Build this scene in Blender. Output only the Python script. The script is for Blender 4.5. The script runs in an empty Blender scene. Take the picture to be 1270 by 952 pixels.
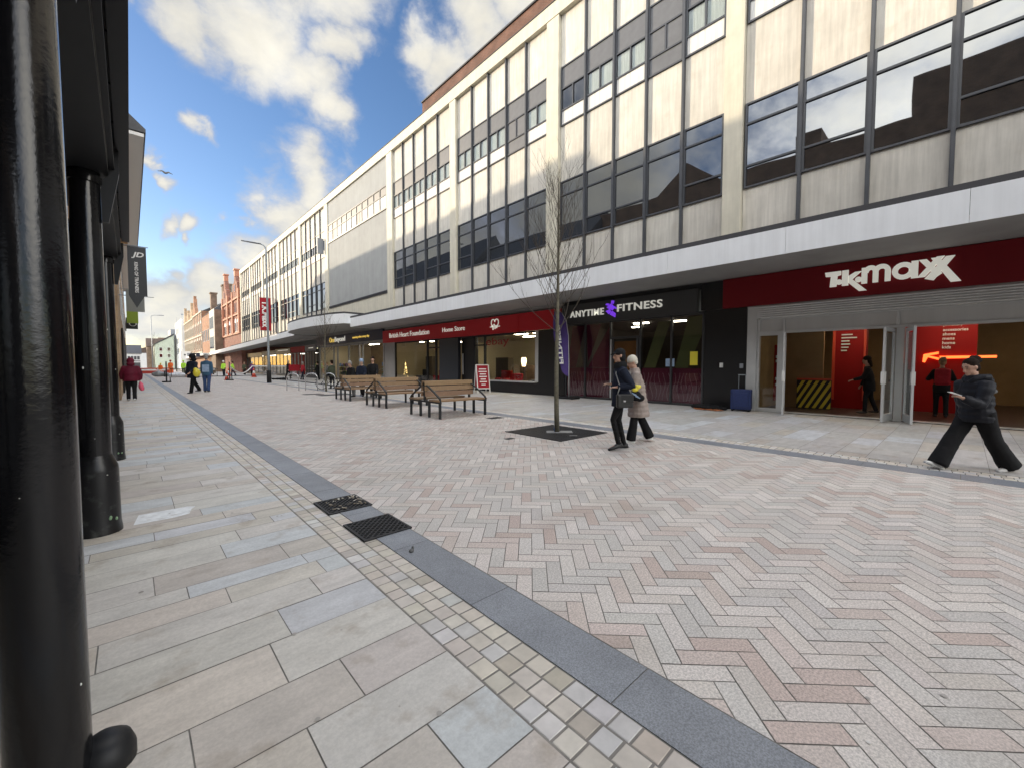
import bpy, bmesh, math, random
from mathutils import Vector, Matrix
random.seed(7)
S = bpy.context.scene
COL = S.collection
R = math.radians
D = bpy.data

# ------------------------------------------------------------------ materials
def _n(nt, t, x=0, y=0, **kw):
    n = nt.nodes.new(t); n.location = (x, y)
    for k, v in kw.items(): setattr(n, k, v)
    return n

def mat(name, base=(.5,.5,.5), rough=.6, metal=0., attr=False, noise=None, var=.0, bump=None, spec=.5,
        emit=None, estr=1., speck=None, streak=None, coat=0., dirt=None):
    """procedural material. noise=(scale, amount) mottles the colour, speck=(scale, amount) fine grain,
    streak=(scale, amount) vertical weather streaks, bump=(scale, strength, distance), dirt=(scale, amount, colour)."""
    m = D.materials.new(name); m.use_nodes = True
    nt = m.node_tree; b = nt.nodes['Principled BSDF']; L = nt.links
    b.inputs['Roughness'].default_value = rough
    b.inputs['Metallic'].default_value = metal
    b.inputs['Specular IOR Level'].default_value = spec
    if coat: b.inputs['Coat Weight'].default_value = coat; b.inputs['Coat Roughness'].default_value = .08
    tc = _n(nt, 'ShaderNodeTexCoord', -1200, 0)
    if attr:
        a = _n(nt, 'ShaderNodeAttribute', -1000, 200); a.attribute_name = 'Col'
        col = a.outputs['Color']
    else:
        c = _n(nt, 'ShaderNodeRGB', -1000, 200); c.outputs[0].default_value = (*base, 1); col = c.outputs[0]
    def tex(scale, vec=None, detail=5, rough_=.6):
        t = _n(nt, 'ShaderNodeTexNoise', -900, -100)
        t.inputs['Scale'].default_value = scale; t.inputs['Detail'].default_value = detail
        t.inputs['Roughness'].default_value = rough_
        L.new(vec or tc.outputs['Object'], t.inputs['Vector'])
        return t.outputs['Fac']
    def modulate(col, fac, amt, lo=.3, hi=.7):
        mr = _n(nt, 'ShaderNodeMapRange', -600, 0)
        mr.inputs['From Min'].default_value = lo; mr.inputs['From Max'].default_value = hi
        mr.inputs['To Min'].default_value = 1 - amt; mr.inputs['To Max'].default_value = 1 + amt
        L.new(fac, mr.inputs['Value'])
        v = _n(nt, 'ShaderNodeVectorMath', -400, 100, operation='SCALE')
        L.new(col, v.inputs[0]); L.new(mr.outputs[0], v.inputs['Scale'])
        return v.outputs[0]
    if noise: col = modulate(col, tex(noise[0]), noise[1])
    if speck: col = modulate(col, tex(speck[0], detail=2, rough_=.8), speck[1], .38, .62)
    if streak:
        mp = _n(nt, 'ShaderNodeMapping', -1000, -300); mp.inputs['Scale'].default_value = streak[2] if len(streak) > 2 else (1, 1, .06)
        L.new(tc.outputs['Object'], mp.inputs['Vector'])
        col = modulate(col, tex(streak[0], mp.outputs[0]), streak[1])
    if dirt:
        f = tex(dirt[0], detail=6)
        r = _n(nt, 'ShaderNodeMapRange', -600, -300); r.inputs['From Min'].default_value = .56; r.inputs['From Max'].default_value = .72
        r.inputs['To Max'].default_value = dirt[1]
        L.new(f, r.inputs['Value'])
        mx = _n(nt, 'ShaderNodeMix', -300, 100, data_type='RGBA')
        L.new(r.outputs[0], mx.inputs['Factor']); L.new(col, mx.inputs['A']); mx.inputs['B'].default_value = (*dirt[2], 1)
        col = mx.outputs['Result']
    L.new(col, b.inputs['Base Color'])
    if bump:
        bn = _n(nt, 'ShaderNodeBump', -300, -300); bn.inputs['Strength'].default_value = bump[1]; bn.inputs['Distance'].default_value = bump[2]
        L.new(tex(bump[0]), bn.inputs['Height']); L.new(bn.outputs[0], b.inputs['Normal'])
    if emit:
        b.inputs['Emission Color'].default_value = (*emit, 1); b.inputs['Emission Strength'].default_value = estr
    return m

def glass(name, tint=(.9,.93,.93), refl=1.0, wob=.0, rough=0.0):
    m = D.materials.new(name); m.use_nodes = True; nt = m.node_tree; nt.nodes.clear(); L = nt.links
    o = _n(nt, 'ShaderNodeOutputMaterial', 400); mx = _n(nt, 'ShaderNodeMixShader', 200)
    t = _n(nt, 'ShaderNodeBsdfTransparent'); t.inputs[0].default_value = (*tint, 1)
    g = _n(nt, 'ShaderNodeBsdfGlossy'); g.inputs['Roughness'].default_value = rough
    f = _n(nt, 'ShaderNodeFresnel'); f.inputs['IOR'].default_value = 1.5
    k = _n(nt, 'ShaderNodeMath', operation='MULTIPLY_ADD', use_clamp=True); k.inputs[1].default_value = refl; k.inputs[2].default_value = .03
    ge = _n(nt, 'ShaderNodeNewGeometry'); iv = _n(nt, 'ShaderNodeMath', operation='SUBTRACT'); iv.inputs[0].default_value = 1; L.new(ge.outputs['Backfacing'], iv.inputs[1])
    kk = _n(nt, 'ShaderNodeMath', operation='MULTIPLY'); L.new(k.outputs[0], kk.inputs[0]); L.new(iv.outputs[0], kk.inputs[1])
    L.new(f.outputs[0], k.inputs[0]); L.new(kk.outputs[0], mx.inputs[0]); L.new(t.outputs[0], mx.inputs[1]); L.new(g.outputs[0], mx.inputs[2])
    L.new(mx.outputs[0], o.inputs[0])
    return m

def mirror_glass(name, dark=(.010,.011,.013), tint=(.60,.63,.66), base=.19, wob=.004):
    """solar glass over a dark room: strong, slightly wavy reflection"""
    m = D.materials.new(name); m.use_nodes = True; nt = m.node_tree; nt.nodes.clear(); L = nt.links
    o = _n(nt, 'ShaderNodeOutputMaterial', 400); mx = _n(nt, 'ShaderNodeMixShader', 200)
    d = _n(nt, 'ShaderNodeBsdfDiffuse'); d.inputs[0].default_value = (*dark, 1)
    g = _n(nt, 'ShaderNodeBsdfGlossy'); g.inputs['Roughness'].default_value = .015; g.inputs[0].default_value = (*tint, 1)
    f = _n(nt, 'ShaderNodeFresnel'); f.inputs['IOR'].default_value = 1.7
    k = _n(nt, 'ShaderNodeMath', operation='MULTIPLY_ADD', use_clamp=True); k.inputs[1].default_value = 1.; k.inputs[2].default_value = base
    tc = _n(nt, 'ShaderNodeTexCoord'); ns = _n(nt, 'ShaderNodeTexNoise'); ns.inputs['Scale'].default_value = .55; ns.inputs['Detail'].default_value = 1
    bp = _n(nt, 'ShaderNodeBump'); bp.inputs['Distance'].default_value = wob; bp.inputs['Strength'].default_value = 1
    L.new(tc.outputs['Object'], ns.inputs['Vector']); L.new(ns.outputs['Fac'], bp.inputs['Height']); L.new(bp.outputs[0], g.inputs['Normal'])
    L.new(f.outputs[0], k.inputs[0]); L.new(k.outputs[0], mx.inputs[0]); L.new(d.outputs[0], mx.inputs[1]); L.new(g.outputs[0], mx.inputs[2])
    L.new(mx.outputs[0], o.inputs[0])
    return m

def brickmat(name, c1, c2, mortar, bw=.225, bh=.075, axis='YZ', rough=.85):
    m = D.materials.new(name); m.use_nodes = True; nt = m.node_tree; L = nt.links; b = nt.nodes['Principled BSDF']
    b.inputs['Roughness'].default_value = rough
    tc = _n(nt, 'ShaderNodeTexCoord'); sp = _n(nt, 'ShaderNodeSeparateXYZ'); cb = _n(nt, 'ShaderNodeCombineXYZ')
    ad = _n(nt, 'ShaderNodeMath', operation='ADD')
    L.new(tc.outputs['Object'], sp.inputs[0]); L.new(sp.outputs['X'], ad.inputs[0]); L.new(sp.outputs['Y'], ad.inputs[1])
    L.new(ad.outputs[0], cb.inputs['X']); L.new(sp.outputs['Z'], cb.inputs['Y'])
    bt = _n(nt, 'ShaderNodeTexBrick'); bt.inputs['Scale'].default_value = 1
    bt.inputs['Brick Width'].default_value = bw; bt.inputs['Row Height'].default_value = bh; bt.inputs['Mortar Size'].default_value = .008
    bt.inputs['Color1'].default_value = (*c1, 1); bt.inputs['Color2'].default_value = (*c2, 1); bt.inputs['Mortar'].default_value = (*mortar, 1)
    L.new(cb.outputs[0], bt.inputs['Vector'])
    ns = _n(nt, 'ShaderNodeTexNoise'); ns.inputs['Scale'].default_value = 1.3; ns.inputs['Detail'].default_value = 6; L.new(tc.outputs['Object'], ns.inputs['Vector'])
    mr = _n(nt, 'ShaderNodeMapRange'); mr.inputs['From Min'].default_value = .3; mr.inputs['From Max'].default_value = .7; mr.inputs['To Min'].default_value = .7; mr.inputs['To Max'].default_value = 1.25
    L.new(ns.outputs['Fac'], mr.inputs['Value'])
    v = _n(nt, 'ShaderNodeVectorMath', operation='SCALE'); L.new(bt.outputs['Color'], v.inputs[0]); L.new(mr.outputs[0], v.inputs['Scale'])
    L.new(v.outputs[0], b.inputs['Base Color'])
    bp = _n(nt, 'ShaderNodeBump'); bp.inputs['Distance'].default_value = .01; bp.inputs['Strength'].default_value = .5; bp.invert = True
    L.new(bt.outputs['Fac'], bp.inputs['Height']); L.new(bp.outputs[0], b.inputs['Normal'])
    return m

# ------------------------------------------------------------------ mesh builder
class MB:
    def __init__(s): s.v = []; s.f = []; s.c = []; s.col = (1,1,1)
    def add(s, vs, fs, col=None):
        o = len(s.v); s.v += [tuple(p) for p in vs]
        for f in fs: s.f.append(tuple(i + o for i in f)); s.c.append(col or s.col)
        return s
    def box(s, x0, x1, y0, y1, z0, z1, col=None):
        if x0 > x1: x0, x1 = x1, x0
        if y0 > y1: y0, y1 = y1, y0
        if z0 > z1: z0, z1 = z1, z0
        vs = [(x,y,z) for z in (z0,z1) for y in (y0,y1) for x in (x0,x1)]
        return s.add(vs, [(0,2,3,1),(4,5,7,6),(0,1,5,4),(2,6,7,3),(0,4,6,2),(1,3,7,5)], col)
    def obox(s, c, ax, ay, az, col=None):
        """box from centre and three half-axis vectors"""
        c, ax, ay, az = map(Vector, (c, ax, ay, az))
        vs = [c + ax*i + ay*j + az*k for k in (-1,1) for j in (-1,1) for i in (-1,1)]
        return s.add(vs, [(0,2,3,1),(4,5,7,6),(0,1,5,4),(2,6,7,3),(0,4,6,2),(1,3,7,5)], col)
    def bar(s, a, b, w, h=None, up=(0,0,1), col=None):
        a, b = Vector(a), Vector(b); d = b - a; l = d.length; d.normalize(); u = Vector(up)
        if abs(d.dot(u)) > .95: u = Vector((0,1,0))
        sd = d.cross(u).normalized(); u2 = sd.cross(d)
        return s.obox((a+b)/2, d*l/2, sd*w/2, u2*(h or w)/2, col)
    def prism(s, poly, f, d0, d1, col=None):
        """poly 2D, f(u,v,d)->xyz"""
        n = len(poly); vs = [f(u,v,d0) for u,v in poly] + [f(u,v,d1) for u,v in poly]
        return s.add(vs, [tuple(range(n))[::-1], tuple(range(n,2*n))] + [(i,(i+1)%n,n+(i+1)%n,n+i) for i in range(n)], col)
    def tube(s, pts, rad, n=10, cap=True, col=None, flat=None):
        """rad: number or list of numbers / (r_side, r_up) pairs"""
        pts = [Vector(p) for p in pts]
        if not isinstance(rad, (list,tuple)): rad = [rad]*len(pts)
        base = len(s.v); prev = None; vs = []
        for i, p in enumerate(pts):
            d = (pts[min(i+1,len(pts)-1)] - pts[max(i-1,0)])
            d = d.normalized() if d.length > 1e-9 else Vector((0,0,1))
            if prev is None:
                u = Vector(flat) if flat else (Vector((1,0,0)) if abs(d.x) < .8 else Vector((0,1,0)))
            else: u = prev
            u = (u - d*u.dot(d)).normalized(); w = d.cross(u); prev = u
            r = rad[i]; ru, rw = r if isinstance(r,(tuple,list)) else (r,r)
            for k in range(n):
                a = 2*math.pi*k/n; vs.append(p + u*ru*math.cos(a) + w*rw*math.sin(a))
        fs = []
        for i in range(len(pts)-1):
            for k in range(n): fs.append((i*n+k, i*n+(k+1)%n, (i+1)*n+(k+1)%n, (i+1)*n+k))
        if cap: fs.append(tuple(range(n))[::-1]); fs.append(tuple((len(pts)-1)*n+k for k in range(n)))
        return s.add(vs, fs, col)
    def lathe(s, c, prof, n=24, col=None):
        """prof list of (r,z) from bottom up"""
        return s.tube([(c[0],c[1],c[2]+z) for r,z in prof], [max(r,1e-4) for r,z in prof], n, True, col, flat=(1,0,0)) if False else s._lathe(c, prof, n, col)
    def _lathe(s, c, prof, n, col):
        vs = []; fs = []
        for r,z in prof:
            for k in range(n):
                a = 2*math.pi*k/n; vs.append((c[0]+r*math.cos(a), c[1]+r*math.sin(a), c[2]+z))
        for i in range(len(prof)-1):
            for k in range(n): fs.append((i*n+k, i*n+(k+1)%n, (i+1)*n+(k+1)%n, (i+1)*n+k))
        fs.append(tuple(range(n))[::-1]); fs.append(tuple((len(prof)-1)*n+k for k in range(n)))
        return s.add(vs, fs, col)
    def ell(s, c, r, n=12, m=8, rot=None, col=None):
        c = Vector(c); vs = []; fs = []
        if not isinstance(r,(tuple,list)): r = (r,r,r)
        for i in range(m+1):
            t = math.pi*i/m
            for k in range(n):
                a = 2*math.pi*k/n
                p = Vector((r[0]*math.sin(t)*math.cos(a), r[1]*math.sin(t)*math.sin(a), -r[2]*math.cos(t)))
                if rot is not None: p = rot @ p
                vs.append(c+p)
        for i in range(m):
            for k in range(n): fs.append((i*n+k, i*n+(k+1)%n, (i+1)*n+(k+1)%n, (i+1)*n+k))
        return s.add(vs, fs, col)
    def build(s, name, m, parent=None, smooth=False, bevel=0, seg=2, fuse=0, sm=0, fold=0):
        me = D.meshes.new(name)
        off = Vector((0,0,0))
        q = parent
        while q is not None: off += q.location; q = q.parent
        me.from_pydata([tuple(Vector(p)-off) for p in s.v], [], s.f)
        ca = me.color_attributes.new('Col', 'FLOAT_COLOR', 'CORNER')
        flat = []
        for f, c in zip(s.f, s.c): flat += [c[0],c[1],c[2],1.0]*len(f)
        if len(flat) == len(ca.data)*4: ca.data.foreach_set('color', flat)
        me.validate(); me.update()
        o = D.objects.new(name, me); COL.objects.link(o)
        if fuse:
            md = o.modifiers.new('r','REMESH'); md.mode = 'VOXEL'; md.voxel_size = fuse
            if sm: k = o.modifiers.new('s','SMOOTH'); k.iterations = sm; k.factor = .5
            if fold:
                tx = D.textures.get('folds') or D.textures.new('folds','CLOUDS'); tx.noise_scale = .15; tx.noise_depth = 3
                k = o.modifiers.new('d','DISPLACE'); k.texture = tx; k.strength = fold; k.mid_level = .36; k.texture_coords = 'LOCAL'
            dg = bpy.context.evaluated_depsgraph_get()
            me2 = D.meshes.new_from_object(o.evaluated_get(dg)); o.modifiers.clear(); o.data = me2
            me2.name = name; smooth = True; me = me2
        if smooth: me.polygons.foreach_set('use_smooth', [True]*len(me.polygons))
        me.materials.clear(); me.materials.append(m)
        if bevel:
            b = o.modifiers.new('bevel','BEVEL'); b.width = bevel; b.segments = seg; b.limit_method = 'ANGLE'
        if parent: o.parent = parent
        return o

def tag(o, label=None, cat=None, group=None, kind=None):
    if label: o['label'] = label
    if cat: o['category'] = cat
    if group: o['group'] = group
    if kind: o['kind'] = kind
    return o
def root(name, label, cat, loc=(0,0,0), group=None):
    o = D.objects.new(name, None); COL.objects.link(o); o.location = loc; o.empty_display_size = .2
    return tag(o, label, cat, group)
def copy_tree(o, parent=None):
    c = o.copy(); COL.objects.link(c)
    if parent: c.parent = parent
    for ch in list(o.children): copy_tree(ch, c)
    return c

def text_mb(mb, txt, f, w=None, h=None, depth=.02, bold=0., shear=0., space=1., col=None, anchor=(0,0), res=3):
    """lettering as extruded outlines: f(u,v,d)->xyz; scaled to fit width w and/or height h"""
    cu = D.curves.new('t','FONT'); cu.body = txt; cu.size = 1; cu.offset = bold; cu.shear = shear; cu.space_character = space
    cu.extrude = .5; cu.resolution_u = res
    o = D.objects.new('t', cu); COL.objects.link(o)
    dg = bpy.context.evaluated_depsgraph_get(); me = D.meshes.new_from_object(o.evaluated_get(dg))
    xs = [v.co.x for v in me.vertices]; ys = [v.co.y for v in me.vertices]
    x0, x1, y0, y1 = min(xs), max(xs), min(ys), max(ys)
    sx = w/(x1-x0) if w else None; sy = h/(y1-y0) if h else None
    sx = sx or sy; sy = sy or sx
    vs = [f((v.co.x-x0)*sx+anchor[0], (v.co.y-y0)*sy+anchor[1], (v.co.z+.5)*depth) for v in me.vertices]
    mb.add(vs, [tuple(p.vertices) for p in me.polygons], col)
    D.objects.remove(o); D.curves.remove(cu); D.meshes.remove(me)
    return mb

# ------------------------------------------------------------------ palette
M = {}
M['paver'] = mat('granite_pavers', attr=True, rough=.62, speck=(85,.2), noise=(2.2,.06), bump=(110,.10,.003), dirt=(.6,.34,(.30,.25,.19)))
M['slab'] = mat('york_stone', attr=True, rough=.6, streak=(9,.10,(.22,1,1)), noise=(4,.08), speck=(45,.06), bump=(16,.16,.006), dirt=(3.1,.55,(.27,.205,.14)))
M['sett'] = mat('sandstone_setts', attr=True, rough=.65, noise=(9,.12), bump=(30,.2,.006))
M['kerb'] = mat('blue_granite', (.205,.22,.24), rough=.5, speck=(120,.25), noise=(3,.14), attr=True)
M['joint'] = mat('joint_sand', (.21,.195,.175), rough=.95, noise=(6,.3))
M['asphalt'] = mat('asphalt', (.16,.155,.15), rough=.9, noise=(1.2,.2))
M['iron'] = mat('black_gloss_paint', (.006,.006,.007), rough=.13, bump=(26,.35,.004), spec=.45)
M['ironscuff'] = mat('scuffed_black_paint', (.008,.008,.009), rough=.3, bump=(40,.3,.003), spec=.4, dirt=(11,.30,(.11,.12,.11)))
M['ironmatt'] = mat('black_iron', (.010,.0105,.012), rough=.5, spec=.35)
M['chip'] = mat('paint_chip', (.6,.6,.55), rough=.7)
M['chipgreen'] = mat('old_green_paint', (.22,.34,.2), rough=.7)
M['panel'] = mat('stone_panel', attr=True, rough=.75, streak=(11,.14), noise=(1.5,.08), dirt=(2.2,.22,(.40,.34,.25)), bump=(25,.15,.004))
M['cream'] = mat('cream_painted_concrete', (.58,.55,.45), rough=.65, streak=(5,.1), noise=(2,.07))
M['render'] = mat('grey_render', (.335,.345,.34), rough=.85, noise=(1,.07), streak=(3,.06), speck=(30,.05))
M['mullion'] = mat('grey_mullion', (.055,.06,.07), rough=.45, noise=(3,.15))
M['frame'] = mat('dark_window_frame', (.05,.055,.065), rough=.4)
M['spandrel'] = mat('grey_spandrel', (.115,.12,.13), rough=.5, noise=(3,.12))
M['blind'] = mat('white_blind', (.72,.71,.66), rough=.8, streak=(22,.16))
M['panelwhite'] = mat('white_infill_panel', (.62,.62,.6), rough=.6, streak=(8,.2))
M['darkglass'] = mirror_glass('tinted_glass')
M['clearglass'] = glass('window_glass', (.85,.88,.88), 1.4)
M['shopglass'] = glass('shop_glass', (.86,.88,.87), 1.0)
M['dimglass'] = glass('smoked_glass', (.74,.73,.72), 1.1)
M['flash'] = mat('lead_flashing', (.045,.045,.05), rough=.6)
M['fascia'] = mat('white_fascia_panel', (.76,.785,.81), rough=.4, noise=(1,.04), streak=(7,.05))
M['soffit'] = mat('grey_soffit', (.30,.29,.28), rough=.7, noise=(.7,.12), dirt=(.9,.3,(.16,.155,.15)))
M['brick_red'] = brickmat('red_brick', (.27,.09,.055), (.21,.07,.045), (.25,.2,.17))
M['brick_orange'] = brickmat('orange_brick', (.36,.16,.08), (.29,.12,.06), (.3,.24,.18))
M['brick_buff'] = brickmat('buff_brick', (.42,.28,.15), (.35,.22,.12), (.35,.3,.24))
M['brick_brown'] = brickmat('brown_brick', (.22,.14,.09), (.17,.11,.07), (.2,.16,.13))
M['parapet'] = brickmat('parapet_brick', (.165,.075,.048), (.13,.058,.038), (.16,.12,.1))
M['terracotta'] = mat('terracotta_dressing', (.42,.17,.10), rough=.7, noise=(4,.15))
M['stone'] = mat('stone_dressing', (.5,.45,.36), rough=.75, noise=(3,.12))
M['slate'] = mat('roof_slate', (.06,.062,.068), rough=.6, noise=(4,.25))
M['roofbrown'] = mat('brown_tile_roof', (.1,.07,.055), rough=.8, noise=(4,.3))
M['whitewall'] = mat('white_render', (.68,.69,.68), rough=.7, noise=(.8,.06), streak=(2,.06))
M['greenwall'] = mat('pale_green_render', (.50,.56,.46), rough=.8, noise=(1,.06))
M['greywall'] = mat('grey_cladding', (.25,.27,.3), rough=.6, noise=(1,.06))
M['creamwall'] = mat('cream_panel', (.5,.47,.4), rough=.7, noise=(1,.08))
M['tkred'] = mat('deep_red_fascia', (.155,.005,.009), rough=.55, spec=.25)
M['bhfred'] = mat('bright_red_fascia', (.46,.014,.022), rough=.5, spec=.3)
M['anygrey'] = mat('charcoal_sign', (.045,.045,.046), rough=.5)
M['black'] = mat('black_cladding', (.008,.008,.009), rough=.35)
M['blackmatt'] = mat('matt_black', (.012,.012,.013), rough=.8)
M['navy'] = mat('navy_fascia', (.018,.024,.05), rough=.4)
M['letter'] = mat('lit_white_letter', (.8,.8,.74), rough=.4, emit=(1,.98,.88), estr=.13)
M['letterplain'] = mat('white_letter', (.82,.82,.8), rough=.5)
M['letteryellow'] = mat('yellow_letter', (.75,.5,.08), rough=.5, emit=(1,.7,.15), estr=.2)
M['purple'] = mat('purple_letter', (.12,.03,.4), rough=.5, emit=(.25,.06,1), estr=.25)
M['purplefab'] = mat('purple_fabric', (.075,.045,.21), rough=.8, noise=(3,.15))
M['alu'] = mat('silver_aluminium', (.55,.56,.56), rough=.38, metal=.35, noise=(2,.05))
M['shutter'] = mat('grey_shutter', (.52,.52,.51), rough=.45, metal=.2, streak=(3,.06))
M['darkalu'] = mat('dark_aluminium', (.06,.062,.066), rough=.35, metal=.4)
M['wood'] = mat('bench_timber', attr=True, rough=.55, streak=None, noise=(3,.12), speck=(30,.08), bump=(40,.2,.003))
M['steel'] = mat('bench_steel', (.035,.037,.04), rough=.45, metal=.5)
M['stainless'] = mat('stainless_steel', (.62,.63,.64), rough=.25, metal=.9)
M['galv'] = mat('galvanised_steel', (.28,.31,.33), rough=.5, metal=.4, noise=(5,.1))
M['bark'] = mat('young_bark', (.135,.125,.09), rough=.9, noise=(14,.3), bump=(40,.4,.004))
M['twig'] = mat('dark_twig', (.075,.06,.045), rough=.9)
M['grate'] = mat('cast_iron_grate', (.028,.028,.03), rough=.55, metal=.3, noise=(8,.3))
M['plate'] = mat('steel_plate', (.27,.27,.26), rough=.55, noise=(5,.2))
M['bluestrap'] = mat('blue_strap', (.1,.25,.5), rough=.7)
M['suitblue'] = mat('blue_suitcase_fabric', (.012,.025,.1), rough=.6, noise=(20,.15))
M['skin'] = mat('skin', (.48,.29,.21), rough=.55, noise=(6,.06))
M['hairdark'] = mat('dark_brown_hair', (.016,.009,.006), rough=.7, streak=(30,.4), spec=.1)
M['hairgrey'] = mat('grey_hair', (.3,.29,.28), rough=.6, streak=(30,.3))
M['hairfair'] = mat('fair_hair', (.26,.16,.08), rough=.6, streak=(30,.3))
def cloth(n, c, r=.8): return mat(n, c, rough=r, noise=(9,.16), bump=(35,.25,.006), spec=.18)
M['c_black'] = cloth('black_cloth', (.011,.011,.012)); M['c_navy'] = cloth('navy_cloth', (.014,.018,.032)); M['c_puffer'] = cloth('black_puffer_nylon', (.015,.016,.021), .5)
M['c_cream'] = cloth('taupe_quilted_nylon', (.32,.27,.24), .6); M['c_beanie'] = cloth('cream_knit', (.56,.53,.45)); M['c_maroon'] = cloth('maroon_nylon', (.115,.008,.022), .6)
M['c_blue'] = cloth('blue_jacket', (.05,.11,.18)); M['c_denim'] = cloth('denim', (.05,.085,.19)); M['c_grey'] = cloth('grey_cloth', (.14,.14,.14)); M['c_red'] = cloth('red_cloth', (.32,.02,.03))
M['c_hivis'] = mat('hi_vis_yellow', (.42,.78,.06), rough=.7, emit=None); M['c_orange'] = mat('hi_vis_orange', (.85,.17,.03), rough=.7)
M['c_purple'] = cloth('plum_cloth', (.12,.03,.12)); M['c_green'] = cloth('olive_cloth', (.06,.07,.045)); M['c_white'] = cloth('white_cloth', (.6,.6,.58)); M['c_lightblue'] = cloth('pale_blue_cloth', (.3,.4,.55))
M['shoe_white'] = mat('white_trainer', (.68,.68,.66), rough=.5); M['shoe_black'] = mat('black_shoe', (.012,.012,.012), rough=.4)
M['leather'] = mat('black_leather', (.012,.012,.012), rough=.35); M['yellow'] = mat('yellow_plastic_bag', (.7,.6,.05), rough=.4); M['pink'] = mat('pink_plastic_bag', (.8,.12,.2), rough=.5)
M['coneorange'] = mat('cone_orange', (.6,.07,.03), rough=.5); M['white'] = mat('white_paint', (.75,.75,.73), rough=.5)
M['redplastic'] = mat('red_barrier_plastic', (.5,.05,.03), rough=.5); M['sheet'] = mat('white_sheeting', (.6,.63,.68), rough=.5)
M['lime'] = mat('lime_banner', (.3,.42,.05), rough=.7); M['greybanner'] = mat('grey_banner', (.3,.32,.3), rough=.7)
# shop interiors
M['int_red'] = mat('red_wall', (.27,.008,.008), rough=.6, spec=.2); M['int_tan'] = mat('tan_wall', (.26,.17,.075), rough=.7, noise=(2,.15)); M['int_brown'] = mat('brown_wall', (.09,.07,.05), rough=.6)
M['int_cream'] = mat('cream_interior', (.55,.47,.32), rough=.8); M['int_floor'] = mat('dark_floor', (.05,.028,.022), rough=.4); M['int_grey'] = mat('grey_interior', (.16,.15,.14), rough=.8)
M['neon'] = mat('orange_neon', (.8,.15,.03), emit=(1,.12,.025), estr=1.25); M['lamp'] = mat('ceiling_lamp', (.9,.9,.85), emit=(1,.86,.62), estr=16); M['lampwarm'] = mat('table_lamp_glow', (.9,.8,.6), emit=(1,.72,.4), estr=2.5)
M['tube'] = mat('strip_lamp', (.9,.9,.85), emit=(1,.93,.75), estr=12)
M['tubedim'] = mat('dim_strip_lamp', (.9,.9,.85), emit=(1,.93,.8), estr=3.5)
M['tubedim2'] = mat('store_spot_lamp', (.9,.9,.85), emit=(1,.8,.55), estr=12)
M['fairy'] = mat('fairy_lights', (.9,.7,.3), emit=(1,.66,.25), estr=3)
M['plum'] = mat('plum_vinyl', (.19,.03,.07), rough=.4); M['orangevinyl'] = mat('orange_vinyl', (.42,.2,.06), rough=.4); M['greenvinyl'] = mat('green_vinyl', (.17,.2,.08), rough=.4)

# ------------------------------------------------------------------ ground
def jitter(c, a, b=.0):
    k = 1 + random.uniform(-a, a); return tuple(max(0, x*k + random.uniform(-b, b)) for x in c)
def clip_x(poly, x0, x1):
    for lim, sgn in ((x0, 1), (x1, -1)):
        out = []
        for i, p in enumerate(poly):
            q = poly[(i+1) % len(poly)]; a = (p[0]-lim)*sgn; b = (q[0]-lim)*sgn
            if a >= 0: out.append(p)
            if (a >= 0) != (b >= 0):
                t = a/(a-b); out.append((p[0]+(q[0]-p[0])*t, p[1]+(q[1]-p[1])*t))
        poly = out
        if len(poly) < 3: return []
    return poly
g = MB(); g.add([(-900,-400,-.03),(900,-400,-.03),(900,1600,-.03),(-900,1600,-.03)], [(0,1,2,3)]); tag(g.build('ground', M['asphalt']), kind='structure')
g = MB(); g.add([(-6,-9,-.0025),(15.3,-9,-.0025),(15.3,150,-.0025),(-6,150,-.0025)], [(0,1,2,3)]); tag(g.build('paving_bed', M['joint']), kind='structure')

# herringbone road of granite planks laid at 45 degrees
RX0, RX1 = 1.85, 8.05
road = MB(); bk = .107; jn = .0032; q2 = math.sqrt(.5)
PAL = [((.585,.535,.49),.34),((.54,.51,.475),.27),((.625,.58,.535),.16),((.55,.475,.43),.16),((.505,.415,.37),.07)]
def pick(pal):
    r = random.random()
    for c, w in pal:
        r -= w
        if r <= 0: return c
    return pal[0][0]
def uv2xy(u, v): return (RX0 + (u+v)*q2*bk, (-u+v)*q2*bk)
YR0, YR1 = -6.0, 92.0
# u = (X-Y)/(sqrt2 bk), v = (X+Y)/(sqrt2 bk)
vmin, vmax = int(YR0/(math.sqrt(2)*bk))-4, int((YR1+6.5)/(math.sqrt(2)*bk))+4
jj = jn/bk
for y in range(vmin, vmax):
    # visible u range for this row
    for m in range(-500, 500):
        for kind in (0, 1):
            if kind == 0: u0, v0, du, dv = y+6*m, y, 3, 1
            else: u0, v0, du, dv = y+5+6*m, y, 1, 3
            cx = (u0+v0+2)*q2*bk; cy = (-u0+v0)*q2*bk
            if cx < -.5 or cx > 6.9 or cy < YR0 or cy > YR1: continue
            ps = [(u0+jj,v0+jj),(u0+du-jj,v0+jj),(u0+du-jj,v0+dv-jj),(u0+jj,v0+dv-jj)]
            P = clip_x([uv2xy(*p) for p in ps], RX0+.004, RX1-.004)
            if len(P) < 3: continue
            z = random.uniform(-.0008,.0008)
            road.add([(px,py,z) for px,py in P], [tuple(range(len(P)))], jitter(pick(PAL),.06,.004))
tag(road.build('road', M['paver']), kind='structure')
g = MB(); g.add([(1.85,92.3,-.002),(8.05,92.3,-.002),(8.05,260,-.002),(1.85,260,-.002)], [(0,1,2,3)], (.47,.43,.4)); tag(g.build('road_far', M['paver']), kind='structure')

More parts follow.
